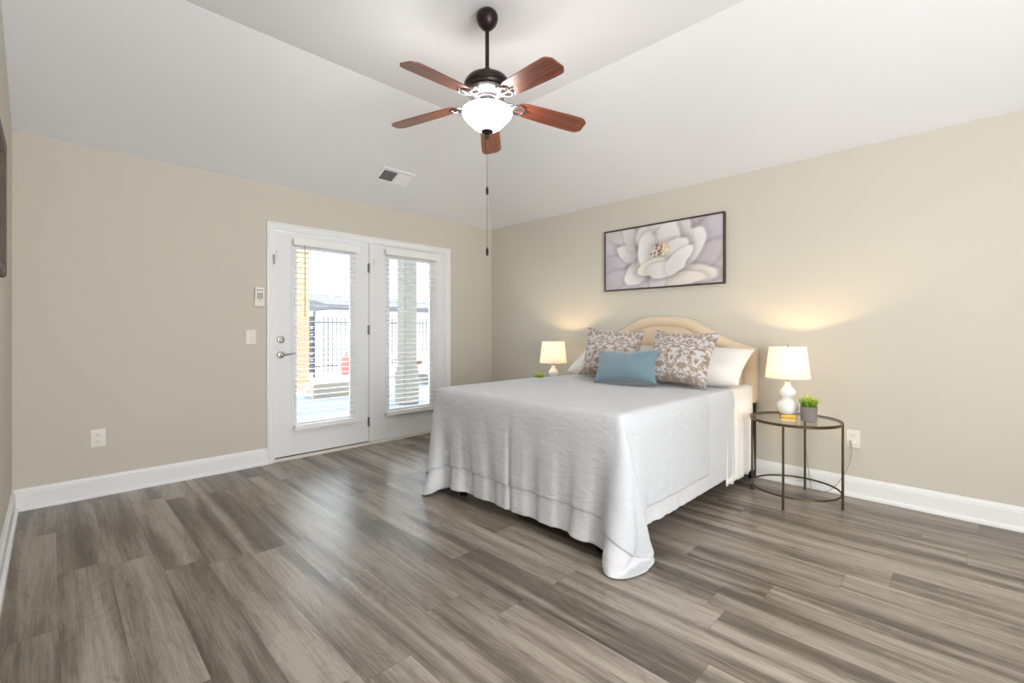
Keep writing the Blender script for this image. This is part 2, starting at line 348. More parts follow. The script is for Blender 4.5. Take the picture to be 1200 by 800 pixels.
# ------------------------------------------------------------------ cloth: half of the cover is let fall over the bed edge
def drape(x0,x1,y0,ym,ztop,side,foot,h=.025,steps=230,seed=3,pull=6.,asym=(0,0)):
    rng=np.random.RandomState(seed)
    nf=int(round(foot/h)); ns=int(round(side/h))
    nx=int(round((x1-x0)/h)); ny=int(round((ym-y0)/h))
    xs=np.concatenate([x0-h*np.arange(nf,0,-1),np.linspace(x0,x1,nx+1)])
    ys=np.concatenate([y0-h*np.arange(ns,0,-1),np.linspace(y0,ym,ny+1)])
    X,Y=np.meshgrid(xs,ys,indexing='ij')
    pin=(X>=x0-1e-6)&(Y>=y0-1e-6)
    dx=np.clip(x0-X,0,None); dy=np.clip(y0-Y,0,None)
    rnd_=1-.23*((dx/foot)*(dy/side))**2          # the corner of the cloth is slightly rounded
    X=np.where(dx>0,x0-dx*rnd_,X); Y=np.where(dy>0,y0-dy*rnd_,Y); dx=dx*rnd_; dy=dy*rnd_; d=np.hypot(dx,dy)
    rest=np.stack([X,Y,np.full_like(X,ztop)],-1)
    P=rest.copy()
    P[...,2]=ztop-d*.8; P[...,0]=np.clip(X,x0,None)-dx*.6; P[...,1]=np.clip(Y,y0,None)-dy*.6
    # low frequency noise
    nz=np.zeros_like(X)
    for k in range(8):
        a=rng.uniform(5,16,2); ph=rng.uniform(0,6.3,2); nz+=np.sin(a[0]*X+ph[0])*np.sin(a[1]*Y+ph[1])
    P[...,0]+=np.where(pin,0,nz*.0015*dx/.5); P[...,1]+=np.where(pin,0,nz*.0015*dy/.5)
    V=np.zeros_like(P); w=np.where(pin,0.,1.)[...,None]
    N=P[...,0].size; ids=np.arange(N).reshape(X.shape)
    W=w.reshape(-1,1)
    Pf=P.reshape(-1,3); Rf=rest.reshape(-1,3)
    sets=[]
    def add(di,dj,k):
        n0,n1=X.shape
        I,J=np.meshgrid(np.arange(n0),np.arange(n1),indexing='ij')
        ok=(I+di<n0)&(J+dj<n1)&(J+dj>=0)
        for ph in range(2):
            s=max(di,abs(dj))
            sel=ok&((((I//di)%2==ph) if di else ((J//dj)%2==ph)))
            a=ids[sel]; b=ids[I[sel]+di,J[sel]+dj]
            keep=(W[a,0]+W[b,0])>0; a=a[keep];b=b[keep]
            L=np.linalg.norm(Rf[b]-Rf[a],axis=1); s=W[a,0]+W[b,0]
            sets.append((a,b,(W[a,0]/s*k)[:,None],(W[b,0]/s*k)[:,None],L[:,None]))
    add(1,0,1);add(0,1,1);nS=len(sets)
    add(1,1,.3);add(1,-1,.3);add(2,0,.1);add(0,2,.1);add(5,0,.06);add(0,5,.08)
    # corner self-collision set
    cs=ids[(X<x0+.06)&(Y<y0+.06)&~pin].ravel()
    rd=np.linalg.norm(Rf[cs][:,None]-Rf[cs][None],axis=2)
    ii,jj=np.where(np.triu(rd>h*2.2,1))
    dt=1/60.; wf=W
    for it in range(steps):
        V=V.reshape(-1,3); V*=.97 if it<steps*.75 else .85
        V[:,2]-=9.8*dt*wf[:,0]
        ramp=min(1,it/90)
        ox=np.clip(x0-.015-Pf[:,0],0,.6); oy=np.clip(y0-.015-Pf[:,1],0,.6)
        V[:,0]+=(pull*np.sign(ox)*.3+pull*3*ox+asym[0]*(ox>0)*(oy>0))*dt*wf[:,0]*ramp
        V[:,1]+=(pull*np.sign(oy)*.3+pull*3*oy+asym[1]*(ox>0)*(oy>0))*dt*wf[:,0]*ramp
        Pp=Pf.copy(); Pf+=V*dt*wf
        for k in range(14):
            for a,b,ka,kb,L in (sets if k%2==0 else sets[:nS]):
                d=Pf[b]-Pf[a]; l=np.sqrt((d*d).sum(1,keepdims=True))+1e-9; d*=(l-L)/l
                Pf[a]+=d*ka; Pf[b]-=d*kb
            if k in(5,12) and it>20:
                C=Pf[cs]; 
                if k==5:
                    d=C[jj]-C[ii]; l2=(d*d).sum(1); near=np.where(l2<.05**2)[0]; a_=ii[near]; b_=jj[near]
                d=C[b_]-C[a_]; l=np.sqrt((d*d).sum(1)); T=.028
                m=l<T; a=a_[m];b=b_[m]; dd=d[m]; l=l[m][:,None]+1e-6
                c=dd/l*(T-l)*.4
                np.add.at(C,a,-c); np.add.at(C,b,c); Pf[cs]=C
            x=Pf[:,0];y=Pf[:,1];z=Pf[:,2]
            free=wf[:,0]>0
            ins=free&(x>x0)&(y>y0)&(z<ztop-.001)
            px=x-x0;py=y-y0
            f=ins&(px<py); x[f]=x0
            f=ins&(px>=py); y[f]=y0
            z[z<.006]=.006
            # symmetric centre edge
            e=ids[:,-1]; y[e]=ym
        V=(Pf-Pp)/dt; sp=np.sqrt((V**2).sum(1,keepdims=True)); V*=np.minimum(1,3/np.maximum(sp,1e-6))
        V[Pf[:,2]<.01]*=.5
    return Pf.reshape(P.shape),rest,pin,nf,ns
# ------------------------------------------------------------------ bed
BX0, BX1, BY0, BY1, BZ = 1.975, 3.885, 1.225, 2.73, .742
def fabric(name, c, rough=.85, weave=900, ws=.25, crease=(7, .35, .012), sheen=.2, c2=None):
    m = mat(name, c, rough, spec=.2, sheen=sheen); t = NT(m); b = t.n['Principled BSDF']; co = t.obj()
    wv = t.noise(t.scaled(co, (1, 1, 1)), weave, 2)
    h = t.math('MULTIPLY', wv, .06)
    if crease:
        cr = t.noise(co, crease[0], 5, .6, .8); h = t.math('ADD', h, t.math('MULTIPLY', cr, crease[1]))
    t.bump(h, ws if not crease else .55, .01 if not crease else crease[2] * 2, b)
    if c2:
        t.link(t.mix(t.noise(co, 5, 4), lin(c), lin(c2)), b.inputs['Base Color'])
    return m
def linen(name, c):
    """linen with fold lines pressed into it, soft puckers and a fine weave"""
    m = mat(name, c, .9, spec=.15, sheen=.15); t = NT(m); b = t.n['Principled BSDF']; co = t.obj()
    sp = t.new('ShaderNodeSeparateXYZ'); t.link(co, sp.inputs[0])
    warp = t.noise(co, 3.1, 3)
    def crease(a, freq, ph):
        s_ = t.math('SINE', t.math('ADD', t.math('MULTIPLY', a, freq), t.math('MULTIPLY', warp, 1.6 + ph)))
        return t.math('POWER', t.math('ABSOLUTE', s_), 14)
    hy = crease(sp.outputs[1], 8.6, 0); hz = crease(sp.outputs[2], 13, .7); hx = crease(sp.outputs[0], 8.3, .3)
    msk = t.ramp(t.noise(co, 2.3, 2), [(.42, (0, 0, 0, 1)), (.60, (1, 1, 1, 1))])
    puck = t.noise(t.scaled(co, (8, 8, 17)), 1, 5, .62, 1.2)
    fine = t.noise(co, 48, 3, .6)
    h = t.math('ADD', t.math('MULTIPLY', t.math('MAXIMUM', hy, t.math('MAXIMUM', hz, hx)), t.math('MULTIPLY', msk, .16)), t.math('MULTIPLY', puck, .75))
    h = t.math('ADD', h, t.math('MULTIPLY', fine, .07))
    t.bump(h, .8, .014, b); return m
M_linen = linen('grey_white_linen', '#c3c5c9'); M_linen2 = linen('pale_linen_lining', '#cccdd0')
M_cotton = fabric('white_cotton', '#e9e6e1', crease=(6, .4, .010)); M_matt = fabric('mattress_ticking', '#dedad2', crease=None)
M_head = fabric('cream_velvet_upholstery', '#e2cdb1', .8, 500, .2, (26, .10, .004), .5, '#d8c1a4')
M_black = mat('black_steel', '#17151a', .45, .6, bump=(90, .05, .0005))
bed = empty('bed', ((BX0 + BX1) / 2, (BY0 + BY1) / 2, 0)); tag(bed, 'large bed with a cream arched upholstered headboard against the right wall', 'bed')
def child(name, bm, m, parent, smooth=False, autos=None):
    bmesh.ops.transform(bm, matrix=Matrix.Translation(-Vector(parent.location)) if parent.parent is None else Matrix.Identity(4), verts=bm.verts)
    return meshobj(name, bm, m, parent, smooth, autos)
bm = B(); box(bm, BX0 + .012, BX1, BY0 + .012, BY1 - .012, .47, BZ - .012, .035, 4); child('mattress', bm, M_matt, bed, True)
bm = B(); box(bm, BX0 + .02, BX1, BY0 + .02, BY1 - .02, .20, .468, .02, 3); child('box_spring', bm, M_matt, bed, True)
bm = B()
for y in (BY0 + .05, BY1 - .05): box(bm, BX0 + .05, BX1 + .01, y - .02, y + .02, .155, .198, .003)
for x in (BX0 + .07, 2.9, BX1 - .05): box(bm, x - .02, x + .02, BY0 + .05, BY1 - .05, .160, .195, .003)
child('bed_frame', bm, M_black, bed)
for x in (BX0 + .10, 2.9, BX1 - .09):
    for y in (BY0 + .17, BY1 - .17):
        bm = B(); box(bm, x - .02, x + .02, y - .02, y + .02, .03, .158, .003); lathe(bm, [(0, 0), (.028, 0), (.028, .02), (.016, .032), (0, .032)], 16, (x, y, 0)); child('leg', bm, M_black, bed)
# headboard: camel-back outline, raised border with a welt, softly padded middle
YC = (BY0 + BY1) / 2 - .003
prof_d = [0, .10, .19, .27, .35, .42, .48, .54, .60, .67, .73, .762]
prof_z = [1.292, 1.289, 1.276, 1.250, 1.208, 1.165, 1.128, 1.097, 1.072, 1.047, 1.030, 1.022]
def zh(d): return float(np.interp(abs(d), prof_d, prof_z))
def smoothz(d): return sum(zh(d + k * .02) for k in (-2, -1, 0, 1, 2)) / 5 if abs(d) < .70 else zh(d)
HW = .765
def outline(off, zb):
    top = [(d, smoothz(d)) for d in np.linspace(-HW, HW, 61)]
    P = []
    for i, (d, z) in enumerate(top):
        a, b = top[max(0, i - 1)], top[min(60, i + 1)]; tx, tz = b[0] - a[0], b[1] - a[1]; L = math.hypot(tx, tz)
        P.append((d + tz / L * off, z - tx / L * off))
    P = [(max(-HW + off, min(HW - off, d)), z) for d, z in P]
    P = [p for i, p in enumerate(P) if i == 0 or p[0] > P[i - 1][0] - 1e-9]
    while len(P) < 61: P.append(P[-1])
    n = 12
    return [(-HW + off, zb + (P[0][1] - zb) * k / n) for k in range(n)] + P + [(HW - off, P[-1][1] + (zb - P[-1][1]) * k / n) for k in range(1, n + 1)]
layers = [(0, 3.975), (0, 3.895), (.008, 3.882), (.022, 3.874), (.045, 3.870), (.068, 3.874), (.082, 3.882), (.088, 3.893), (.094, 3.890), (.115, 3.882), (.16, 3.876), (.25, 3.873)]
bm = B(); rings = []
for off, X in layers: rings.append([bm.verts.new((X, YC + d, z)) for d, z in outline(off, .60)])
for a, b in zip(rings, rings[1:]):
    for k in range(len(a) - 1):
        bm.faces.new((a[k], a[k + 1], b[k + 1], b[k]))
bm.faces.new(rings[0][::-1]); bm.faces.new(rings[-1])
bmesh.ops.remove_doubles(bm, verts=bm.verts, dist=1e-5)
bot = [[r[0], r[-1]] for r in rings]
for (a, b), (c, d) in zip(bot, bot[1:]):
    try: bm.faces.new((a, b, d, c))
    except Exception: pass
hb = child('headboard', bm, M_head, bed, True)
bm = B(); pts = [(3.8885, YC + d, z) for d, z in outline(.088, .605)]; q = [pts[0]]
for p in pts[1:]:
    if (Vector(p) - Vector(q[-1])).length > .006: q.append(p)
tube(bm, q, .005, 6); bmesh.ops.transform(bm, matrix=Matrix.Translation(-bed.location), verts=bm.verts); meshobj('piping', bm, M_head, hb, True)
for y in (YC - HW + .03, YC + HW - .03):
    bm = B(); box(bm, 3.90, 3.955, y - .022, y + .022, .0, .62, .004); child('headboard_post', bm, M_black, bed)
# ------------------------------------------------------------------ bedspread and blanket: draped cloth shape
DR = drape(1.975, 3.45, 1.225, 1.9775, .742, .575, .625, pull=8., asym=(3., 0.))[0]
def cloth_half(lift):
    P = DR.copy(); du = np.gradient(P, axis=0); dv = np.gradient(P, axis=1); n = np.cross(du, dv); n /= np.linalg.norm(n, axis=-1, keepdims=True) + 1e-9
    if n[-5, -5, 2] < 0: n = -n
    return P + n * lift
def full(P, YM):
    Q = P[:, ::-1].copy(); Q[..., 1] = 2 * YM - Q[..., 1]; return np.concatenate([P, Q[:, 1:]], 1)
YM = 1.9775
def cloth_obj(name, lift, cut_foot, cut_side, cut_head, m, label, thick=.003):
    P = cloth_half(lift); P = P[cut_foot:P.shape[0] - cut_head, cut_side:]
    Q = full(P, YM); bm = B(); gridmesh(bm, Q); o = meshobj(name, bm, m, None, True, 'full')
    so = o.modifiers.new('s', 'SOLIDIFY'); so.thickness = thick; so.offset = -1
    sb = o.modifiers.new('b', 'SUBSURF'); sb.levels = 1; sb.render_levels = 1
    tag(o, label, 'bedding'); return o
blanket = cloth_obj('blanket', .004, 0, 0, 0, M_linen2, 'pale grey linen under-blanket hanging below the bedspread, nearly to the floor')
spread = cloth_obj('bedspread', .014, 6, 4, 18, M_linen, 'light grey linen bedspread over the foot and sides of the bed', .006)
# white ribbed sheet at the head end: top and two rippled sides down to the skirt
def sheet():
    bm = B(); x0, x1 = 3.30, 3.875; ztop = BZ + .0; N = 150
    rows = []
    for i in range(N + 1):
        x = x0 + (x1 - x0) * i / N; row = []
        rp = .005 * math.sin(x * 190) + .005 * math.sin(x * 61 + 1)
        hem = .085 + .006 * math.sin(x * 40)
        def side(y, s, t):
            dz = t; return (x, y + s * (.004 + .012 * t + rp * min(1, t * 3)), ztop - .012 - t * (ztop - .012 - hem))
        left = [side(BY0, -1, t) for t in np.linspace(1, 0, 26)]
        top = [(x, BY0 + (BY1 - BY0) * k / 30, ztop + .0005) for k in range(31)]; top[0] = (x, BY0 + .008, ztop - .003); top[-1] = (x, BY1 - .008, ztop - .003)
        right = [side(BY1, 1, t) for t in np.linspace(0, 1, 26)]
        rows.append([bm.verts.new(p) for p in left + top + right])
    for a, b in zip(rows, rows[1:]):
        for k in range(len(a) - 1): bm.faces.new((a[k], a[k + 1], b[k + 1], b[k]))
    o = meshobj('bed_sheet', bm, M_cotton, None, True, 'full')
    so = o.modifiers.new('s', 'SOLIDIFY'); so.thickness = .002; so.offset = -1
    return tag(o, 'white ribbed sheet hanging at the head end of the bed', 'bedding')
sheet()
# ------------------------------------------------------------------ pillows and cushions
def pillow(name, w, h, th, m, loc, yaw, lean, label, group=None, ear=.06, roll=0, seed=0, chop=0, welt=None, pw=2.6, cat='pillow'):
    """stuffed pillow: bulging faces, concave sides, pointed corners; origin at the middle of its lower edge"""
    rnd = random.Random(seed); N, Mn = 44, 36; bm = B()
    ofs = (rnd.random() * 10, rnd.random() * 10, rnd.random() * 10)
    def pt(u, v, s):
        eu, ev = 1 - ear * (1 - v * v) * 1.2, 1 - ear * (1 - u * u) * 1.2
        x = u * w / 2 * eu; z = v * h / 2 * ev
        f = max(0, (1 - abs(u) ** pw)) ** .55 * max(0, (1 - abs(v) ** pw)) ** .55
        f *= 1 - .25 * v
        cr = mnoise.noise((x * 7 + ofs[0], z * 7 + ofs[1], s * 2 + ofs[2])) * .07 + mnoise.noise((x * 16 + ofs[0], z * 16, s + ofs[2])) * .03
        if chop: f *= 1 - chop * math.exp(-(u * 4.5) ** 2) * max(0, (v + .3)); z -= chop * .10 * h * math.exp(-(u * 5) ** 2) * max(0, v) ** 2
        return (x, -s * th / 2 * (f + cr * min(1, f * 2)) - s * .0015, z + h / 2)
    us = np.sin(np.linspace(-1, 1, N + 1) * math.pi / 2) * .5 + np.linspace(-1, 1, N + 1) * .5; vs = np.sin(np.linspace(-1, 1, Mn + 1) * math.pi / 2) * .5 + np.linspace(-1, 1, Mn + 1) * .5
    F = np.array([[pt(u, v, 1) for v in vs] for u in us]); K = np.array([[pt(u, v, -1) for v in vs] for u in us])
    gridmesh(bm, F); gridmesh(bm, K, flip=True); bmesh.ops.remove_doubles(bm, verts=bm.verts, dist=.0032)
    o = meshobj(name, bm, m, None, True, 'full')
    # facing -x before yaw; lean tips the top towards +x
    o.rotation_mode = 'XYZ'
    Mx = Matrix.Translation(loc) @ Matrix.Rotation(yaw, 4, 'Z') @ Matrix.Rotation(R(-90), 4, 'Z') @ Matrix.Rotation(-lean, 4, 'X') @ Matrix.Rotation(roll, 4, 'Y')
    o.matrix_world = Mx
    return tag(o, label, cat, group)
def damask():
    m = mat('taupe_damask', '#8e7b6c', .75, spec=.3, sheen=.25); t = NT(m); b = t.n['Principled BSDF']; co = t.obj()
    sp = t.new('ShaderNodeSeparateXYZ'); t.link(co, sp.inputs[0]); per = .17
    def mir(a, per, o=0.):
        f = t.math('FRACT', t.math('DIVIDE', t.math('ADD', a, 10 * per + o), per)); return t.math('MULTIPLY', t.math('ABSOLUTE', t.math('SUBTRACT', f, .5)), per)
    mx_, mz = mir(sp.outputs[0], per, .085), sp.outputs[2]
    cc = t.new('ShaderNodeCombineXYZ'); t.link(mx_, cc.inputs[0]); t.link(mz, cc.inputs[1])
    n1 = t.noise(cc.outputs[0], 34, 2, .5, 1.1); jit = t.noise(t.scaled(co, (260, 1, 24)), 1, 3, .7)
    v = t.math('ADD', n1, t.math('MULTIPLY', t.math('SUBTRACT', jit, .5), .16))
    f = t.ramp(v, [(.475, (0, 0, 0, 1)), (.52, (1, 1, 1, 1))])
    tone = t.mix(t.noise(co, 6, 2), lin('#8d7767'), lin('#a08f83'))
    t.link(t.mix(f, tone, lin('#c6c1c1')), b.inputs['Base Color'])
    t.bump(t.math('ADD', t.math('MULTIPLY', f, .4), t.math('MULTIPLY', t.noise(co, 700, 2), .2)), .3, .003, b); return m
M_dam = damask(); M_blue = fabric('dusty_blue_velvet', '#768d98', .8, 600, .2, (9, .3, .008), .5, '#677f8b')
PZ = BZ + .028
pillow('bed_pillow', .80, .43, .20, M_cotton, (3.40, 1.56, PZ + .012), 0, R(56), 'white pillow leaning on the headboard at the right side of the bed', 'white bed pillows', .055, seed=1)
pillow('bed_pillow', .74, .43, .20, M_cotton, (3.42, 2.32, PZ + .012), 0, R(56), 'white pillow at the left side of the bed, mostly behind the brown patterned cushion', 'white bed pillows', .055, seed=2)
pillow('cushion', .51, .455, .21, M_dam, (3.22, 1.57, PZ), R(3), R(31), 'brown and grey patterned square cushion, the right one, before the right pillow', 'patterned square cushions', .10, R(3), seed=3, cat='cushion')
pillow('cushion', .51, .46, .21, M_dam, (3.30, 2.165, PZ), R(24), R(27), 'brown and grey patterned square cushion, the left one, behind the blue cushion', 'patterned square cushions', .10, R(4), seed=4, cat='cushion')
pillow('lumbar_cushion', .49, .275, .19, M_blue, (3.06, 1.865, PZ - .006), R(12), R(26), 'dusty blue oblong cushion lying in front of the patterned cushions', None, .085, R(-2), seed=5, chop=.45, cat='cushion')
# ------------------------------------------------------------------ round glass side tables
M_bronze = mat('aged_bronze', '#6d5842', .38, .85, bump=(60, .06, .0008), vary=(14, '#4f3f30'))
M_tglass = bpy.data.materials.new('table_glass'); M_tglass.use_nodes = True; t = NT(M_tglass)
for n_ in list(t.n):
    if n_.type == 'BSDF_PRINCIPLED': t.n.remove(n_)
tr = t.new('ShaderNodeBsdfTransparent'); tr.inputs[0].default_value = (.95, .97, .955, 1); gl = t.new('ShaderNodeBsdfGlossy'); gl.inputs['Roughness'].default_value = .02
fr = t.new('ShaderNodeFresnel'); fr.inputs[0].default_value = 1.52; mx = t.new('ShaderNodeMixShader')
t.link(t.math('MULTIPLY', t.math('SUBTRACT', 1, t.new('ShaderNodeNewGeometry').outputs['Backfacing']), fr.outputs[0]), mx.inputs[0]); t.link(tr.outputs[0], mx.inputs[1]); t.link(gl.outputs[0], mx.inputs[2]); t.link(mx.outputs[0], t.n['Material Output'].inputs[0])
TH = .555
def side_table(label):
    r = empty('side_table'); tag(r, label, 'table', 'round glass side tables'); ra = .27
    bm = B(); lathe(bm, [(0, TH - .009), (ra - .004, TH - .009), (ra - .003, TH - .005), (ra - .004, TH), (0, TH)], 64); meshobj('tabletop', bm, M_tglass, r)
    bm = B(); prof = [(ra - .006, TH - .016), (ra + .006, TH - .016), (ra + .007, TH + .002), (ra - .001, TH + .002), (ra - .001, TH - .010), (ra - .006, TH - .010), (ra - .006, TH - .016)]; lathe(bm, prof, 72); bmesh.ops.remove_doubles(bm, verts=bm.verts, dist=1e-6); meshobj('rim', bm, M_bronze, r, True)
    bm = B(); tube(bm, [(math.cos(a) * (ra - .004), math.sin(a) * (ra - .004), .083) for a in np.linspace(0, 2 * math.pi, 72, False)], .0065, 8, True); meshobj('lower_ring', bm, M_bronze, r, True)
    for a in (0, 90, 180, 270):
        bm = B(); c, s = math.cos(R(a)) * (ra + .004), math.sin(R(a)) * (ra + .004); tube(bm, [(c, s, .004), (c, s, TH + .001)], .0075, 10)
        lathe(bm, [(0, 0), (.009, 0), (.009, .006), (0, .006)], 10, (c, s, 0)); meshobj('leg', bm, M_bronze, r, True)
    return r
tb = side_table('round glass-topped bronze side table right of the bed'); tb.location = (3.64, .875, 0)
tb2 = copy_tree(tb); tb2.location = (3.645, 3.085, 0); tb2['label'] = 'round glass-topped side table hidden behind the bed, carrying the far lamp'
# ------------------------------------------------------------------ table lamps
M_cer = mat('white_glazed_ceramic', '#f1efec', .12, spec=.6, coat=.4, bump=(20, .01, .0003)); M_gold = mat('brushed_gold', '#c79a45', .25, 1, bump=(120, .04, .0004))
M_shade = bpy.data.materials.new('lit_linen_shade'); M_shade.use_nodes = True; t = NT(M_shade); b = t.n['Principled BSDF']
b.inputs['Base Color'].default_value = lin('#faf6f0'); b.inputs['Roughness'].default_value = .9
tl = t.new('ShaderNodeBsdfTranslucent'); tl.inputs[0].default_value = lin('#fffaf2'); mx = t.new('ShaderNodeMixShader'); mx.inputs[0].default_value = .55
t.link(b.outputs[0], mx.inputs[1]); t.link(tl.outputs[0], mx.inputs[2]); t.link(mx.outputs[0], t.n['Material Output'].inputs[0])
t.bump(t.noise(t.scaled(t.obj(), (500, 500, 60)), 1, 2), .15, .001, b)
M_bulb = mat('lit_bulb', '#fff4e0', .3, emit='#ffe2b8', estr=14, bump=(5, .01, .0001)); M_cordw = mat('clear_grey_cord', '#9c978f', .4, bump=(80, .02, .0003))
def table_lamp(label, group='white gourd table lamps'):
    r = empty('table_lamp'); tag(r, label, 'lamp', group)
    bm = B(); box(bm, -.046, .046, -.046, .046, 0, .024, .003); meshobj('foot', bm, M_gold, r)
    prof = [(0, .024), (.038, .024), (.052, .034), (.064, .052), (.0685, .075), (.066, .096), (.056, .114), (.040, .128), (.036, .135), (.041, .143), (.050, .156), (.0535, .172), (.050, .188), (.040, .202), (.028, .214), (.021, .226), (.018, .240), (.0165, .25), (0, .25)]
    pr = []
    for (r0, z0), (r1, z1) in zip(prof, prof[1:]): pr += [(r0 + (r1 - r0) * k / 2, z0 + (z1 - z0) * k / 2) for k in range(2)]
    bm = B(); lathe(bm, pr + [prof[-1]], 48); meshobj('body', bm, M_cer, r, True)
    bm = B(); tube(bm, [(0, 0, .248), (0, 0, .30)], .008, 12); lathe(bm, [(0, .29), (.017, .29), (.019, .335), (0, .335)], 20)
    for s in (-1, 1): tube(bm, [(s * .012, 0, .30), (s * .045, 0, .34), (s * .05, 0, .40), (s * .03, 0, .47), (0, 0, .492)], .0015, 6)
    meshobj('socket_and_harp', bm, M_gold, r, True)
    bm = B(); lathe(bm, [(0, .335), (.012, .337), (.014, .35), (.028, .375), (.030, .395), (.022, .415), (0, .425)], 24); meshobj('bulb', bm, M_bulb, r, True)
    bm = B(); zb, zt, rb, rt = .277, .492, .138, .114
    lathe(bm, [(rb, zb), (rb + .001, zb + .006), (rt + .001, zt - .006), (rt, zt), (rt - .002, zt), (rt - .002, zt - .006), (rb - .002, zb + .006), (rb - .002, zb), (rb, zb)], 64); bmesh.ops.remove_doubles(bm, verts=bm.verts, dist=1e-6)
    sh = meshobj('lamp_shade', bm, M_shade, r, True)
    bm = B()
    for k in range(3):
        a = k * 2 * math.pi / 3 + .3; tube(bm, [(0, 0, zt - .008), (math.cos(a) * (rt - .003), math.sin(a) * (rt - .003), zt - .008)], .0015, 6)
    lathe(bm, [(0, zt - .012), (.014, zt - .012), (.014, zt - .004), (.006, zt - .002), (.004, zt + .004), (.009, zt + .010), (.006, zt + .017), (0, zt + .02)], 20)
    meshobj('finial', bm, M_nickel, r, True)
    return r
LP = [(3.663, .925, TH), (3.665, 3.063, TH)]
L1 = table_lamp('white gourd lamp with lit shade on the side table right of the bed'); L1.location = LP[0]; L1.rotation_euler.z = R(20)
L2 = copy_tree(L1); L2.location = LP[1]; L2['label'] = 'white gourd lamp with lit shade beyond the left side of the bed'
for p in LP: lamp('table_lamp_light', 'POINT', (p[0], p[1], p[2] + .405), 24.0, (1, .69, .35), .028)
# power cord of the near lamp, hanging behind the table and running up to the outlet
def bez(p0, p1, p2, p3, n=16):
    P = [Vector(p) for p in (p0, p1, p2, p3)]; return [P[0] * (1 - t) ** 3 + P[1] * 3 * t * (1 - t) ** 2 + P[2] * 3 * t * t * (1 - t) + P[3] * t ** 3 for t in np.linspace(0, 1, n)]
bm = B(); pts = bez((3.70, .91, TH + .012), (3.80, .91, TH + .02), (3.93, .90, TH + .012), (3.94, .89, TH - .05)) + bez((3.94, .89, TH - .05), (3.95, .88, .35), (3.95, .87, .2), (3.93, .84, .006))[1:] + bez((3.93, .84, .006), (3.91, .78, .0), (3.90, .72, .004), (3.925, .67, .10))[1:] + bez((3.925, .67, .10), (3.95, .62, .2), (3.96, .60, .25), (3.962, .603, .36))[1:]
tube(bm, pts, .0024, 6); cord = meshobj('power_cord', bm, M_cordw, L1, True); cord.matrix_parent_inverse = (Matrix.Translation(LP[0]) @ Matrix.Rotation(R(20), 4, 'Z')).inverted(); cord['label'] = 'thin grey cord trailing to the wall outlet'
# ------------------------------------------------------------------ potted grass
M_pot = mat('grey_concrete_pot', '#8c8480', .8, bump=(40, .3, .002), vary=(30, '#7b7370')); M_soil = mat('dark_soil', '#3a3129', .9, bump=(90, .6, .004))
def grassmat():
    m = mat('artificial_grass', '#6fa02c', .5, spec=.3); t = NT(m); b = t.n['Principled BSDF']; sp = t.new('ShaderNodeSeparateXYZ'); t.link(t.obj(), sp.inputs[0])
    n = t.noise(t.obj(), 60, 1); f = t.math('ADD', t.math('MULTIPLY', sp.outputs[2], 5.2), t.math('MULTIPLY', t.math('SUBTRACT', n, .5), .7))
    t.link(t.ramp(f, [(.42, lin('#3f6d1c')), (.66, lin('#7cab2c')), (.88, lin('#d2d850'))]), b.inputs['Base Color']); return m
M_grass = grassmat()
def potted(label, seed):
    rnd = random.Random(seed); r = empty('potted_grass'); tag(r, label, 'plant', 'small potted grass plants')
    bm = B(); lathe(bm, [(0, 0), (.043, 0), (.047, .003), (.051, .092), (.051, .098), (.046, .098), (.045, .084), (0, .084)], 40); meshobj('pot', bm, M_pot, r, True)
    bm = B(); lathe(bm, [(0, .089), (.020, .090), (.0455, .086), (.0455, .0845), (0, .0845)], 24); meshobj('soil', bm, M_soil, r, True)
    bm = B()
    for k in range(120):
        a = rnd.uniform(0, 2 * math.pi); q = .040 * math.sqrt(rnd.random()); x, y = q * math.cos(a), q * math.sin(a)
        tilt = .10 + q / .04 * .50 * rnd.uniform(.6, 1.1); hh = rnd.uniform(.080, .122) * (1 - .25 * q / .04); a2 = a + rnd.uniform(-.6, .6); w_ = rnd.uniform(.0028, .0042); wd = Vector((-math.sin(a2), math.cos(a2), 0))
        pr = None
        for s in range(5):
            f = s / 4; p = Vector((x + math.cos(a2) * tilt * hh * f ** 1.5, y + math.sin(a2) * tilt * hh * f ** 1.5, .086 + hh * f * (1 - .25 * tilt * f)))
            ww = w_ * (1 - f ** 2) + .0001; cu = [bm.verts.new(p - wd * ww), bm.verts.new(p + Vector((math.cos(a2), math.sin(a2), 0)) * ww * .6), bm.verts.new(p + wd * ww)]
            if pr:
                for i in range(2): bm.faces.new((pr[i], pr[i + 1], cu[i + 1], cu[i]))
            pr = cu
    meshobj('grass_blades', bm, M_grass, r, False, 'keep'); return r
p1 = potted('small grey pot of bright green grass beside the near lamp', 5); p1.location = (3.610, .785, TH)
p2 = potted('small pot of green grass beside the far lamp, left of the bed', 9); p2.location = (3.60, 3.20, TH)
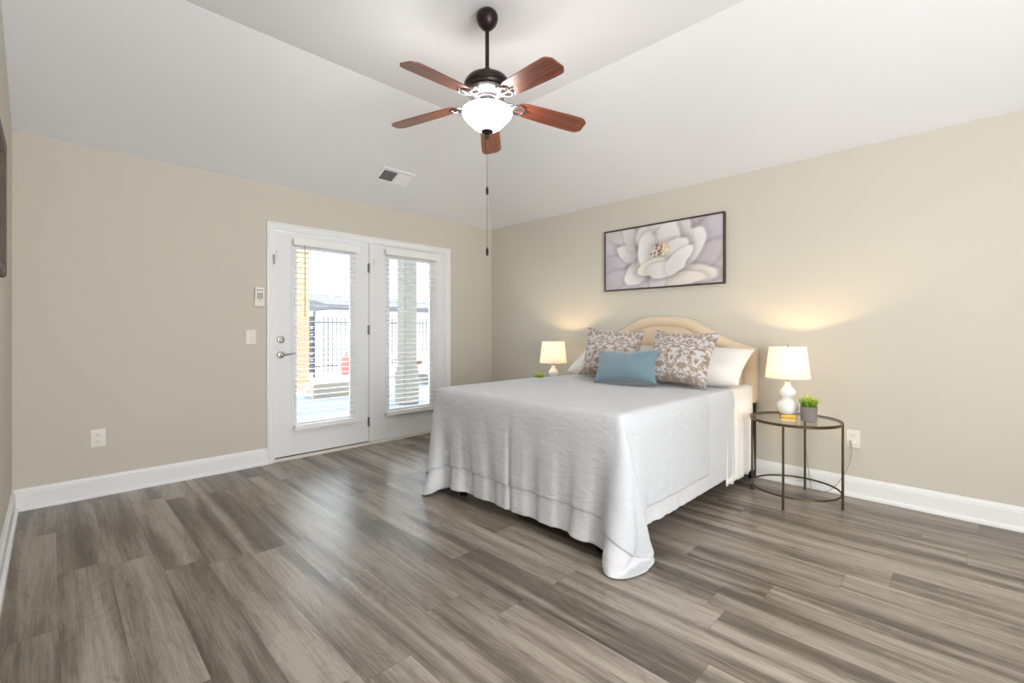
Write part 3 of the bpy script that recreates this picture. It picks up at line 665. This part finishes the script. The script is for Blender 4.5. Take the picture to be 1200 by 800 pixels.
# ------------------------------------------------------------------ ceiling fan
M_dark = mat('oil_rubbed_bronze', '#241d1b', .32, .55, bump=(60, .05, .0005), vary=(9, '#332623')); M_chrome = mat('brushed_nickel_fan', '#7d7a7d', .30, .95, bump=(60, .05, .0004))
def woodblade():
    m = mat('mahogany_blade', '#6c3626', .36, coat=.25); t = NT(m); b = t.n['Principled BSDF']; co = t.obj()
    g = t.noise(t.scaled(co, (2.2, 42, 8)), 1, 4, .6, .6); t.link(t.ramp(g, [(.3, lin('#4c241b')), (.55, lin('#8a4a33')), (.75, lin('#a5603f'))]), b.inputs['Base Color']); return m
M_blade = woodblade()
FX, FY = 1.753, 1.952
fan = empty('ceiling_fan', (FX, FY, ZT)); tag(fan, 'five-blade mahogany ceiling fan with a lit frosted bowl, hanging from the ceiling', 'ceiling fan')
def z_(z): return z - ZT
bm = B(); lathe(bm, [(0, z_(2.975)), (.040, z_(2.975)), (.054, z_(2.962)), (.062, z_(2.944)), (.060, z_(2.920)), (.050, z_(2.898)), (.034, z_(2.880)), (.020, z_(2.868)), (.012, z_(2.862)), (0, z_(2.862))], 44); meshobj('canopy', bm, M_dark, fan, True)
bm = B(); lathe(bm, [(0, z_(2.88)), (.0115, z_(2.88)), (.0115, z_(2.655)), (.018, z_(2.650)), (.021, z_(2.635)), (.021, z_(2.622)), (0, z_(2.622))], 20); meshobj('downrod', bm, M_dark, fan, True)
bm = B(); lathe(bm, [(0, z_(2.613)), (.045, z_(2.611)), (.085, z_(2.603)), (.112, z_(2.588)), (.126, z_(2.570)), (.130, z_(2.562)), (.130, z_(2.548)), (.124, z_(2.544)), (.124, z_(2.538)), (.128, z_(2.534)), (.124, z_(2.524)), (0, z_(2.522))], 60); motor = meshobj('motor_housing', bm, M_dark, fan, True)
bm = B(); lathe(bm, [(0, z_(2.524)), (.114, z_(2.524)), (.118, z_(2.514)), (.108, z_(2.500)), (.085, z_(2.490)), (.060, z_(2.486)), (.058, z_(2.478)), (.050, z_(2.474)), (.046, z_(2.440)), (.052, z_(2.432)), (.062, z_(2.428)), (.062, z_(2.420)), (0, z_(2.420))], 56); meshobj('switch_housing', bm, M_chrome, fan, True)
va = math.atan2(1, 1)       # the direction the room is looked along; one blade points straight away
def blade(a):
    bm = B(); L0, L1 = .185, .606; drop = R(6.5); pitch = R(-12)
    xs = [L0, L0 + .012, L0 + .05, L0 + .14, L1 - .12, L1 - .04, L1 - .022, L1]
    ws = [.034, .046, .056, .061, .066, .066, .060, .036]
    ys = [-1, -.5, 0, .5, 1]
    top = [[bm.verts.new((x, w_ * k, .003)) for k in ys] for x, w_ in zip(xs, ws)]; bot = [[bm.verts.new((x, w_ * k, -.003)) for k in ys] for x, w_ in zip(xs, ws)]
    for i in range(len(xs) - 1):
        for k in range(4): bm.faces.new((top[i][k], top[i + 1][k], top[i + 1][k + 1], top[i][k + 1])); bm.faces.new((bot[i][k + 1], bot[i + 1][k + 1], bot[i + 1][k], bot[i][k]))
        for k in (0, 4): bm.faces.new((top[i][k], bot[i][k], bot[i + 1][k], top[i + 1][k]))
    for i in (0, -1):
        for k in range(4): bm.faces.new((top[i][k], top[i][k + 1], bot[i][k + 1], bot[i][k]))
    o = meshobj('blade', bm, M_blade, fan)
    Mx = Matrix.Translation((0, 0, z_(2.470))) @ Matrix.Rotation(a, 4, 'Z') @ Matrix.Rotation(drop, 4, 'Y') @ Matrix.Rotation(pitch, 4, 'X')
    o.matrix_local = Mx
    # blade iron: arm with an open scrolled bracket under the blade root
    bm = B()
    tube(bm, [(.088, 0, .018), (.12, 0, .006), (.15, 0, -.008), (.178, 0, -.010)], [.011, .010, .009, .008], 8)
    for s in (-1, 1):
        tube(bm, [(.150, 0, -.008), (.160, s * .022, -.009), (.178, s * .036, -.009), (.200, s * .038, -.008), (.216, s * .026, -.007), (.222, s * .012, -.007), (.214, s * .004, -.007)], [.006, .006, .006, .005, .005, .004, .004], 8)
        tube(bm, [(.120, 0, .002), (.128, s * .020, -.003), (.142, s * .026, -.005), (.154, s * .018, -.006)], .0045, 8)
    tube(bm, [(.178, 0, -.010), (.205, 0, -.008), (.245, 0, -.006)], [.007, .006, .004], 8)
    for (px_, py_) in ((.205, .030), (.205, -.030), (.240, 0)):
        b2 = bmesh.new(); lathe(b2, [(0, -.010), (.005, -.009), (.0065, -.006), (.0065, -.003), (0, -.003)], 10, (px_, py_, 0)); merge(bm, b2)
    i_ = meshobj('blade_iron', bm, M_chrome, fan, True); i_.matrix_local = Mx
for k in range(5): blade(va + k * 2 * math.pi / 5)
M_bowl = bpy.data.materials.new('lit_frosted_glass'); M_bowl.use_nodes = True; t = NT(M_bowl); b = t.n['Principled BSDF']
b.inputs['Base Color'].default_value = lin('#f6f4f0'); b.inputs['Roughness'].default_value = .25; b.inputs['Emission Color'].default_value = lin('#fff7ec'); b.inputs['Emission Strength'].default_value = 17
t.bump(t.noise(t.obj(), 30, 2), .04, .001, b)
bm = B(); pb = [(.134, 2.412), (.140, 2.407), (.142, 2.398), (.138, 2.383), (.126, 2.367), (.112, 2.353), (.098, 2.337), (.080, 2.319), (.058, 2.305), (.036, 2.298), (0, 2.296)]
pin_ = [(0, 2.298), (.036, 2.301), (.058, 2.310), (.077, 2.323), (.093, 2.341), (.107, 2.355), (.122, 2.370), (.134, 2.385), (.138, 2.398), (.136, 2.406), (.134, 2.412)]
lathe(bm, [(r_, z_(z)) for r_, z in pb], 56); lathe(bm, [(r_, z_(z)) for r_, z in pin_], 56, mi=1); bmesh.ops.remove_doubles(bm, verts=bm.verts, dist=1e-6)
M_bowlin = mat('lit_frosted_glass_inside', '#f6f4f0', .4, emit='#fff7ec', estr=4, bump=(30, .04, .001)); bowl = meshobj('light_bowl', bm, [M_bowl, M_bowlin], fan, True)
bm = B(); lathe(bm, [(0, z_(2.424)), (.010, z_(2.424)), (.010, z_(2.30)), (0, z_(2.30))], 12)
lathe(bm, [(0, z_(2.302)), (.034, z_(2.297)), (.036, z_(2.291)), (.030, z_(2.284)), (.016, z_(2.278)), (.010, z_(2.270)), (.012, z_(2.262)), (.008, z_(2.252)), (.003, z_(2.246)), (0, z_(2.246))], 28); meshobj('bowl_finial', bm, M_dark, fan, True)
M_chain = mat('pull_chain_metal', '#7d766e', .4, .8, bump=(300, .2, .0004))
bm = B(); tube(bm, [(0, 0, z_(2.25)), (0, 0, z_(1.975))], .0016, 6); tube(bm, [(0, 0, z_(1.94)), (0, 0, z_(1.63))], .0016, 6); ch_ = meshobj('pull_chain', bm, M_chain, fan, True)
for zc in (1.957, 1.612):
    bm = B(); lathe(bm, [(0, z_(zc + .026)), (.003, z_(zc + .024)), (.0075, z_(zc + .010)), (.008, z_(zc - .012)), (.005, z_(zc - .022)), (0, z_(zc - .025))], 16); meshobj('pull_knob', bm, M_dark, ch_, True)
lamp('fan_light', 'POINT', (FX + .04, FY + .04, 2.392), 5, (1, .97, .93), .035)
lamp('fan_light', 'POINT', (FX - .05, FY - .02, 2.392), 3.5, (1, .97, .93), .035)
# ------------------------------------------------------------------ ceiling vent on the sloped side
M_vent = mat('white_vent_enamel', '#ededed', .35, bump=(50, .03, .0004)); M_ventd = mat('vent_inside', '#55565a', .7, bump=(50, .05, .0005))
vent = empty('ceiling_vent'); tag(vent, 'white two-way metal air register set in the sloping ceiling above the doors', 'vent')
sl = math.atan2(ZT - ZW, RUN); vy = 3.912; vent.location = (2.335, vy, ZW + (YB - vy) * math.tan(sl)); vent.rotation_euler = (-sl, 0, 0)
bm = B(); a0, a1, c0, c1 = -.185, .185, -.105, .105; ia, ic = .150, .070
for (x0, x1, y0, y1) in ((a0, -ia, c0, c1), (ia, a1, c0, c1), (-ia, ia, c0, -ic), (-ia, ia, ic, c1), (-.010, .010, -ic, ic)): box(bm, x0, x1, y0, y1, -.010, 0, .002, 1)
meshobj('vent_frame', bm, M_vent, vent)
bm = B(); box(bm, -ia, ia, -ic, ic, -.0015, 0); meshobj('vent_backing', bm, M_ventd, vent)
bm = B()
for s, ang in ((-1, R(42)), (1, R(-42))):
    for k in range(9):
        b2 = bmesh.new(); box(b2, -.069, .069, -.007, .007, -.0006, .0006)
        merge(bm, b2, 0, Matrix.Translation((s * .080, -ic + .008 + k * .0156, -.0065)) @ Matrix.Rotation(ang, 4, 'X'))
meshobj('louvers', bm, M_vent, vent)
# ------------------------------------------------------------------ framed painting above the bed
def paint():
    W_, H_ = 300, 150; uu, vv = np.meshgrid(np.linspace(0, 2, W_), np.linspace(0, 1, H_), indexing='ij')   # v up
    rs = np.random.RandomState(4)
    def nz(fx, fy, n=4):
        a = np.zeros_like(uu)
        for k in range(n):
            p = rs.uniform(0, 6.28, 4); f = 2 ** k; a += (np.sin(fx * f * uu + fy * f * .6 * vv + p[0]) * np.sin(fy * f * vv - fx * .5 * f * uu + p[1])) / f
        return a
    bgc = np.array([.74, .705, .725]); C = np.zeros(uu.shape + (3,)) + bgc
    g = nz(3, 4)[..., None]; C += g * np.array([.03, .028, .03]) ; C += (1 - uu[..., None] / 2) * np.array([.04, .055, .07]) - (vv[..., None] < .3) * 0
    def petal(cx, cy, a, b, rot, col, edge=.16, tip=1.0, shade=.18, veins=.012):
        nonlocal C
        c, s = math.cos(rot), math.sin(rot); X = ((uu - cx) * c + (vv - cy) * s) / a; Y = (-(uu - cx) * s + (vv - cy) * c) / b
        wob = .045 * np.sin(3 * np.arctan2(Y, X) + cx * 9) + .018 * np.sin(7 * np.arctan2(Y, X) + cy * 7)
        d = np.sqrt(X ** 2 + (Y * (1 + .25 * X * tip)) ** 2) * (1 + wob)
        al = np.clip((1 - d) / edge, 0, 1)[..., None]; al = al * al * (3 - 2 * al)
        st = 1 - shade * np.clip(-X * .5 + .5, 0, 1) ** 1.5 + veins * np.sin(Y * 22 + X * 3) * np.clip(1 - d, 0, 1) + .05 * np.clip(d - .6, 0, 1)
        col = np.array(col)
        C = C * (1 - al) + al * np.clip(col * st[..., None], 0, 1)
        sh = np.clip(1 - np.abs(d - 1.04) / .30, 0, 1)[..., None] * .085 * (1 - al); C = C * (1 - sh)
    wh, wm, wc, gy = (.90, .89, .89), (.86, .84, .85), (.90, .87, .84), (.79, .77, .80)
    petal(1.84, .78, .34, .24, 1.0, gy, .5, shade=.1); petal(1.74, .42, .38, .18, .5, (.78, .745, .77), .45, shade=.12); petal(.30, .92, .42, .16, -.5, wm, .4)
    petal(.20, .44, .30, .15, .1, (.80, .78, .81), .4); petal(.16, .16, .34, .16, .4, gy, .4); petal(1.60, .17, .40, .15, -.12, wc, .3); petal(1.40, .10, .38, .12, .05, wc, .28, shade=.12)
    petal(.98, .06, .15, .15, -1.5, wm, .25); petal(.56, .22, .22, .19, -2.5, wh, .22); petal(.42, .60, .22, .15, 2.6, wh, .25); petal(.50, .86, .24, .16, 2.2, wm, .35)
    petal(1.48, .58, .38, .24, .85, wh, .16, shade=.2); petal(1.34, .84, .30, .22, 1.3, wm, .22)
    petal(1.02, .62, .44, .42, 1.57, wh, .12, shade=.10); petal(.80, .80, .26, .22, 2.4, wm, .25, shade=.1); petal(1.16, .82, .26, .22, 1.2, wh, .3, shade=.14)
    petal(.78, .60, .17, .33, 3.1, wh, .20, shade=.14); petal(1.14, .52, .30, .22, .4, (.80, .78, .785), .5, shade=.05); petal(1.30, .56, .24, .19, .7, wh, .22, shade=.16)
    # stamens
    for k in range(260):
        a = rs.uniform(-2.6, .9); q = rs.uniform(.02, .17) ; x = 1.00 + math.cos(a) * q * 1.1; y = .60 - abs(math.sin(a)) * q * .7 * (1 if rs.rand() < .6 else -1)
        col = [(.35, .27, .25), (.80, .70, .58), (.90, .84, .74), (.50, .40, .36)][rs.randint(4)] if x < 1.06 else [(.86, .77, .66), (.78, .68, .58), (.92, .88, .80)][rs.randint(3)]
        d = ((uu - x) ** 2 + (vv - y) ** 2) / (rs.uniform(.009, .016) ** 2); al = np.clip(1.6 - d, 0, 1)[..., None]; C = C * (1 - al) + al * np.array(col)
    petal(.88, .32, .30, .13, -2.9, wc, .14, shade=.12); petal(1.12, .27, .34, .13, .12, wh, .14, shade=.1); petal(1.34, .40, .30, .13, .75, wh, .16, shade=.1)
    C += nz(9, 11, 3)[..., None] * .008
    return np.clip(C, 0, 1)
def painted_canvas(name, parent, x, y0, y1, z0, z1, img, mbase):
    W_, H_ = img.shape[:2]; me = bpy.data.meshes.new(name)
    ys = np.linspace(y0, y1, W_); zs = np.linspace(z0, z1, H_); Y, Z = np.meshgrid(ys, zs, indexing='ij')
    co = np.stack([np.full_like(Y, x), Y, Z], -1).reshape(-1, 3)
    i = np.arange(W_ * H_).reshape(W_, H_); q = np.stack([i[:-1, :-1], i[:-1, 1:], i[1:, 1:], i[1:, :-1]], -1).reshape(-1, 4)
    me.from_pydata(co.tolist(), [], q.tolist()); ca = me.color_attributes.new('paint', 'FLOAT_COLOR', 'POINT')
    L = np.where(img <= .04045, img / 12.92, ((img + .055) / 1.055) ** 2.4); A = np.concatenate([L.reshape(-1, 3), np.ones((W_ * H_, 1))], 1)
    ca.data.foreach_set('color', A.astype(np.float32).ravel()); me.materials.append(mbase); return link(bpy.data.objects.new(name, me), parent)
M_art = mat('painted_canvas', '#cccccc', .55, spec=.3, bump=(700, .15, .001)); t = NT(M_art); at = t.new('ShaderNodeAttribute', attribute_name='paint'); t.link(at.outputs[0], t.n['Principled BSDF'].inputs['Base Color'])
M_frame = mat('dark_bronze_frame', '#3a302a', .38, .35, bump=(50, .08, .0006), vary=(20, '#4a3e34'))
pic = empty('framed_painting', (XR, 2.047, 1.855)); tag(pic, 'wide framed painting of a white peony hung above the bed', 'painting')
fw, fh = 1.172 / 2, .598 / 2
def frame_mesh(fw, fh, face, depth, x):
    bm = B()
    for (y0, y1, z0, z1) in ((-fw, fw, -fh, -fh + face), (-fw, fw, fh - face, fh), (-fw, -fw + face, -fh + face, fh - face), (fw - face, fw, -fh + face, fh - face)): box(bm, min(x, x - depth), max(x, x - depth), y0, y1, z0, z1, .0012, 1)
    return bm
meshobj('frame', frame_mesh(fw, fh, .011, .040, -.002), M_frame, pic)
painted_canvas('canvas', pic, -.034, fw - .013, -fw + .013, -fh + .013, fh - .013, paint(), M_art)
bm = B(); box(bm, -.032, -.004, -fw + .012, fw - .012, -fh + .012, fh - .012); meshobj('backing_board', bm, M_frame, pic)
# framed picture on the left wall, seen edge on
M_oak = mat('weathered_dark_wood', '#4c4039', .6, bump=(30, .25, .002), vary=(12, '#6c5f55'))
pf = empty('picture_frame', (XL, 2.62, 1.71)); tag(pf, 'dark wooden picture frame on the left wall, seen edge on at the photo edge', 'picture')
bm = B(); hy, hz = .50, .305
rings = []
for (sy, sz) in ((-1, -1), (-1, 1), (1, 1), (1, -1)): rings.append([bm.verts.new((d, sy * (hy - a), sz * (hz - a))) for a, d in ((0, .001), (0, .026), (.010, .034), (.045, .030), (.055, .018), (.055, .001))])
for i in range(4):
    a, b_ = rings[i], rings[(i + 1) % 4]
    for k in range(6): bm.faces.new((a[k], a[(k + 1) % 6], b_[(k + 1) % 6], b_[k]))
meshobj('frame', bm, M_oak, pf)
bm = B(); box(bm, .002, .010, -hy + .05, hy - .05, -hz + .05, hz - .05); meshobj('print', bm, mat('pale_print', '#cfc9c0', .6, vary=(4, '#a9a39b')), pf)
# ------------------------------------------------------------------ wall plates
M_plate = mat('ivory_plastic', '#e9e4dc', .35, bump=(60, .02, .0003)); M_slot = mat('dark_slot', '#4a4540', .6, bump=(60, .05, .0003))
def plate(bm, w=.078, h=.124):
    box(bm, -w / 2, w / 2, -.006, 0, -h / 2, h / 2, .0025, 2)
def outlet(name, label):
    r = empty(name); tag(r, label, 'outlet', 'wall outlets'); bm = B(); plate(bm); meshobj('cover_plate', bm, M_plate, r, True)
    for s in (-1, 1):
        bm = B(); box(bm, -.017, .017, -.008, -.004, s * .024 - .014, s * .024 + .014, .003, 2); rc = meshobj('receptacle', bm, M_plate, r, True)
        bm = B(); zc = s * .024
        for x in (-.0065, .0065): box(bm, x - .0012, x + .0012, -.0085, -.0075, zc - .002, zc + .007)
        lathe(bm, [(0, 0), (.0026, 0), (.0026, .001), (0, .001)], 12, (0, -.0085, zc - .008)); meshobj('slots', bm, M_slot, rc)
    bm = B(); b2 = bmesh.new(); lathe(b2, [(0, 0), (.003, 0), (.002, .0015), (0, .002)], 12); merge(bm, b2, 0, Matrix.Translation((0, -.006, 0)) @ Matrix.Rotation(R(90), 4, 'X')); meshobj('screw', bm, M_plate, r)
    return r
o1 = outlet('wall_outlet', 'ivory wall outlet on the back wall, left of the doors'); o1.location = (.2385, YB, .4075)
o2 = outlet('wall_outlet', 'ivory wall outlet by the side table, with the lamp plugged in'); o2.location = (XR, .597, .405); o2.rotation_euler.z = R(-90)
bm = B(); b2 = bmesh.new(); lathe(b2, [(0, 0), (.014, 0), (.015, .004), (.013, .018), (.009, .026), (0, .028)], 20); merge(bm, b2, 0, Matrix.Translation((XR - .0085, .597, .381)) @ Matrix.Rotation(R(-90), 4, 'Y'))
box(bm, XR - .034, XR - .016, .594, .602, .352, .378, .002); meshobj('power_plug', bm, M_plate, cord, True)
sw = empty('light_switch', (1.21, YB, 1.107)); tag(sw, 'ivory toggle light switch on the wall left of the patio doors', 'switch')
bm = B(); plate(bm, .080, .122); meshobj('cover_plate', bm, M_plate, sw, True)
bm = B(); box(bm, -.005, .005, -.014, -.004, -.004, .013, .002); meshobj('toggle', bm, M_plate, sw, True)
for s in (-1, 1):
    bm = B(); b2 = bmesh.new(); lathe(b2, [(0, 0), (.003, 0), (.002, .0015), (0, .002)], 12); merge(bm, b2, 0, Matrix.Translation((0, -.006, s * .033)) @ Matrix.Rotation(R(90), 4, 'X'))
    meshobj('screw', bm, M_nickel, sw)
rc = empty('fan_remote', (1.272, YB, 1.452)); tag(rc, 'white fan remote in its wall holder above the light switch', 'remote control')
bm = B(); box(bm, -.040, .040, -.012, 0, -.083, -.02, .004, 3); meshobj('wall_holder', bm, M_plate, rc, True)
bm = B(); box(bm, -.036, .036, -.026, -.010, -.080, .083, .006, 3); rb = meshobj('remote_body', bm, M_plate, rc, True)
M_btn = mat('grey_buttons', '#6b645e', .5, bump=(50, .03, .0003)); bm = B()
for ix in range(3):
    for iz in range(4): box(bm, -.021 + ix * .016, -.010 + ix * .016, -.0285, -.025, -.014 + iz * .013, -.005 + iz * .013, .001, 1)
box(bm, -.006, .006, -.0285, -.025, -.032, -.024, .001, 1); meshobj('buttons', bm, M_btn, rb)
bm = B()
for i_, (x, z, w_, h_) in enumerate(((-.022, .052, .008, .012), (-.012, .056, .010, .006), (0, .052, .006, .012), (.010, .057, .014, .006))): box(bm, x, x + w_, -.0272, -.0255, z, z + h_, .0005, 1)
meshobj('top_buttons', bm, M_btn, rb)
# ------------------------------------------------------------------ outside: patio, posts, fence, neighbouring building
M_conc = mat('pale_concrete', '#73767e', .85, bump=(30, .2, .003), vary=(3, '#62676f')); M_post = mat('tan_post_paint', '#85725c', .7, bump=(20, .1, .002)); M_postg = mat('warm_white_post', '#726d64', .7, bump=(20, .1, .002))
M_gravel = mat('pink_brown_gravel', '#a58f88', .95, bump=(24, 1, .05), vary=(28, '#5e4c46')); M_roof = mat('grey_shingle', '#45434a', .9, bump=(25, .4, .02)); M_side = mat('white_siding', '#b9b9bc', .7, bump=(12, .1, .003)); M_iron = mat('grey_iron', '#3c3c40', .5, .5, bump=(50, .05, .001))
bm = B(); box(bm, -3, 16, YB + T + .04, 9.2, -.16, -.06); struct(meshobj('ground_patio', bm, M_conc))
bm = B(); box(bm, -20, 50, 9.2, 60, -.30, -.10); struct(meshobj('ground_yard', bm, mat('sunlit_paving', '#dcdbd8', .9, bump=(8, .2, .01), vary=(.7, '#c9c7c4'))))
def post(x, y, w, z1, m, label, base):
    bm = B(); h = w / 2; box(bm, x - h, x + h, y - h, y + h, -.06, z1, .01, 1)
    o = empty('porch_post', (x, y, -.06)); tag(o, label, 'post', None); child('shaft', bm, m, o)
    bm = B(); box(bm, x - h - .03, x + h + .03, y - h - .03, y + h + .03, -.06, base, .02, 1); box(bm, x - h - .015, x + h + .015, y - h - .015, y + h + .015, base, base + .06, .01, 1); child('base_trim', bm, m, o)
    bm = B(); box(bm, x - h - .03, x + h + .03, y - h - .03, y + h + .03, z1 - .12, z1, .015, 1); child('cap_trim', bm, m, o)
post(4.25, 6.75, .24, 2.60, M_postg, 'square pale porch post seen through the right door panel', .50)
post(3.72, 10.0, .26, 2.9, M_post, 'tan square post seen through the left side of the left door', .10)
bm = B(); box(bm, -3, 16, 6.62, 6.88, 2.60, 2.86, .01, 1); o = struct(meshobj('trim_4', bm, M_postg))
bm = B(); prism(bm, [(YB + T, 2.95), (7.1, 2.75), (7.1, 2.87), (YB + T, 3.07)], lambda u, v: (-3, u, v), lambda u, v: (16, u, v)); struct(meshobj('porch_roof', bm, M_side))
bd = empty('neighbouring_building', (15, 19, 0)); tag(bd, 'low white building with a grey roof beyond the patio fence', 'building')
bm = B(); box(bm, 7.5, 26, 17.0, 24, -.1, 1.95); child('wall', bm, M_side, bd)
bm = B(); prism(bm, [(16.3, 1.95), (16.3, 2.10), (20.5, 2.75), (24.7, 2.10), (24.7, 1.95)], lambda u, v: (7.0, u, v), lambda u, v: (26.6, u, v)); child('roof', bm, M_roof, bd)
fc = empty('iron_fence', (7, 13.2, -.1)); tag(fc, 'dark iron picket fence beyond the patio', 'fence')
bm = B(); n_ = 0; x = 4.9
while x < 12.5: box(bm, x - .013, x + .013, 13.19, 13.21, -.05, 1.55); x += .13
child('pickets', bm, M_iron, fc)
bm = B()
for z in (.12, 1.38): box(bm, 4.9, 12.5, 13.18, 13.22, z, z + .035)
child('rails', bm, M_iron, fc)
gt = empty('garden_gate', (4.75, 12.4, -.1)); tag(gt, 'dark grey slatted gate leaf behind the tan post', 'gate')
bm = B()
for k in range(9): box(bm, 4.45, 4.95, 12.38, 12.41, .05 + k * .17, .05 + k * .17 + .14)
child('slats', bm, M_iron, gt)
bm = B(); box(bm, 4.42, 4.47, 12.36, 12.43, -.1, 1.7); box(bm, 4.93, 4.98, 12.36, 12.43, -.1, 1.7); child('stiles', bm, M_iron, gt)
M_red = mat('red_enamel', '#8a4a44', .4, bump=(30, .05, .001))
rd = empty('red_canister', (6.02, 12.75, -.1)); tag(rd, 'small red canister with a grey neck standing beyond the patio', 'canister')
bm = B(); lathe(bm, [(0, 0), (.13, 0), (.15, .03), (.15, .42), (.12, .52), (.05, .56), (0, .56)], 28); meshobj('body', bm, M_red, rd, True)
bm = B(); lathe(bm, [(0, .55), (.045, .55), (.045, .60), (.09, .62), (.09, .65), (.03, .68), (.02, .74), (0, .74)], 20); meshobj('neck', bm, M_hinge, rd, True)
M_taupe = mat('taupe_stone', '#8a8176', .85, bump=(25, .3, .005))
pl_ = empty('stone_planter', (3.86, 8.5, -.06)); tag(pl_, 'low taupe stone planter on the patio, seen through the left door', 'planter')
bm = B(); box(bm, -.55, .55, -.2, .2, 0, .26, .02, 2); meshobj('trough', bm, M_taupe, pl_); bm = B(); box(bm, -.50, .50, -.15, .15, .255, .275, .005, 1); meshobj('gravel_fill', bm, M_gravel, pl_)
# gravel bed with boulders and a round shrub behind the near post
bm = B(); rs_ = random.Random(2)
P = np.array([[(6.0 + i * .12, 8.0 + j * .12, -.05 + .50 * min(1, j / 14) + mnoise.noise((i * .5, j * .5, 1)) * .05) for j in range(34)] for i in range(50)]); gridmesh(bm, P); o = meshobj('gravel_bed', bm, M_gravel, None, True, 'full'); tag(o, 'pink brown gravel bank beyond the near porch post', 'gravel', kind='stuff')
M_rock = mat('brown_rock', '#6a5a50', .9, bump=(9, .7, .03), vary=(8, '#a89a90'))
def rock(x, y, z, s, seed, label):
    bm = B(); bmesh.ops.create_icosphere(bm, subdivisions=3, radius=1)
    for v in bm.verts:
        n = v.co.normalized(); k = 1 + .35 * mnoise.noise(n * 1.3 + Vector((seed * 7, 0, 0))) + .12 * mnoise.noise(n * 3.5 + Vector((0, seed * 3, 0))); v.co = Vector((n.x * s * k, n.y * s * .8 * k, n.z * s * .62 * k))
    o = meshobj('boulder', bm, M_rock, None, True, 'full'); o.location = (x, y, z); o.rotation_euler.z = seed; tag(o, label, 'boulder', 'boulders beyond the near porch post')
for i, (x, y, s, lb) in enumerate(((6.35, 8.6, .24, 'brown boulder left of the near porch post, nearest the patio'), (6.2, 9.6, .26, 'brown boulder left of the near porch post, higher on the bank'), (7.6, 8.5, .26, 'brown boulder right of the near porch post, at the foot of the bank'), (8.3, 8.9, .22, 'small brown boulder at the far right of the gravel bank'), (7.9, 9.6, .28, 'brown boulder right of the near porch post, under the shrub'))):
    rock(x, y, -.02 + .50 * min(1, (y - 8) / 1.7), s, i + 1, lb)
M_leaf = mat('olive_leaves', '#6c6a4c', .8, vary=(20, '#8d8663')); sb_ = empty('round_shrub', (8.6, 10.2, .45)); tag(sb_, 'round olive shrub beyond the right side of the near porch post', 'shrub')
bm = B(); rs_ = random.Random(8)
for k in range(900):
    u_, a_ = rs_.uniform(-1, 1), rs_.uniform(0, 6.28); q = math.sqrt(1 - u_ * u_); n = Vector((q * math.cos(a_), q * math.sin(a_), u_)); c = n * .34 * rs_.uniform(.75, 1.05) + Vector((0, 0, .32)); t1 = n.orthogonal().normalized(); t2 = n.cross(t1); an = rs_.uniform(0, 6.28); d1_ = (t1 * math.cos(an) + t2 * math.sin(an) + n * .4) * .045; d2_ = n.cross(d1_).normalized() * .018
    vs_ = [bm.verts.new(c - d1_), bm.verts.new(c + d2_), bm.verts.new(c + d1_ + n * .012), bm.verts.new(c - d2_)]; bm.faces.new(vs_)
meshobj('foliage', bm, M_leaf, sb_, False, 'keep')
bm = B(); tube(bm, [(0, 0, -.02), (0, .01, .3)], .02, 8); meshobj('stem', bm, M_rock, sb_)
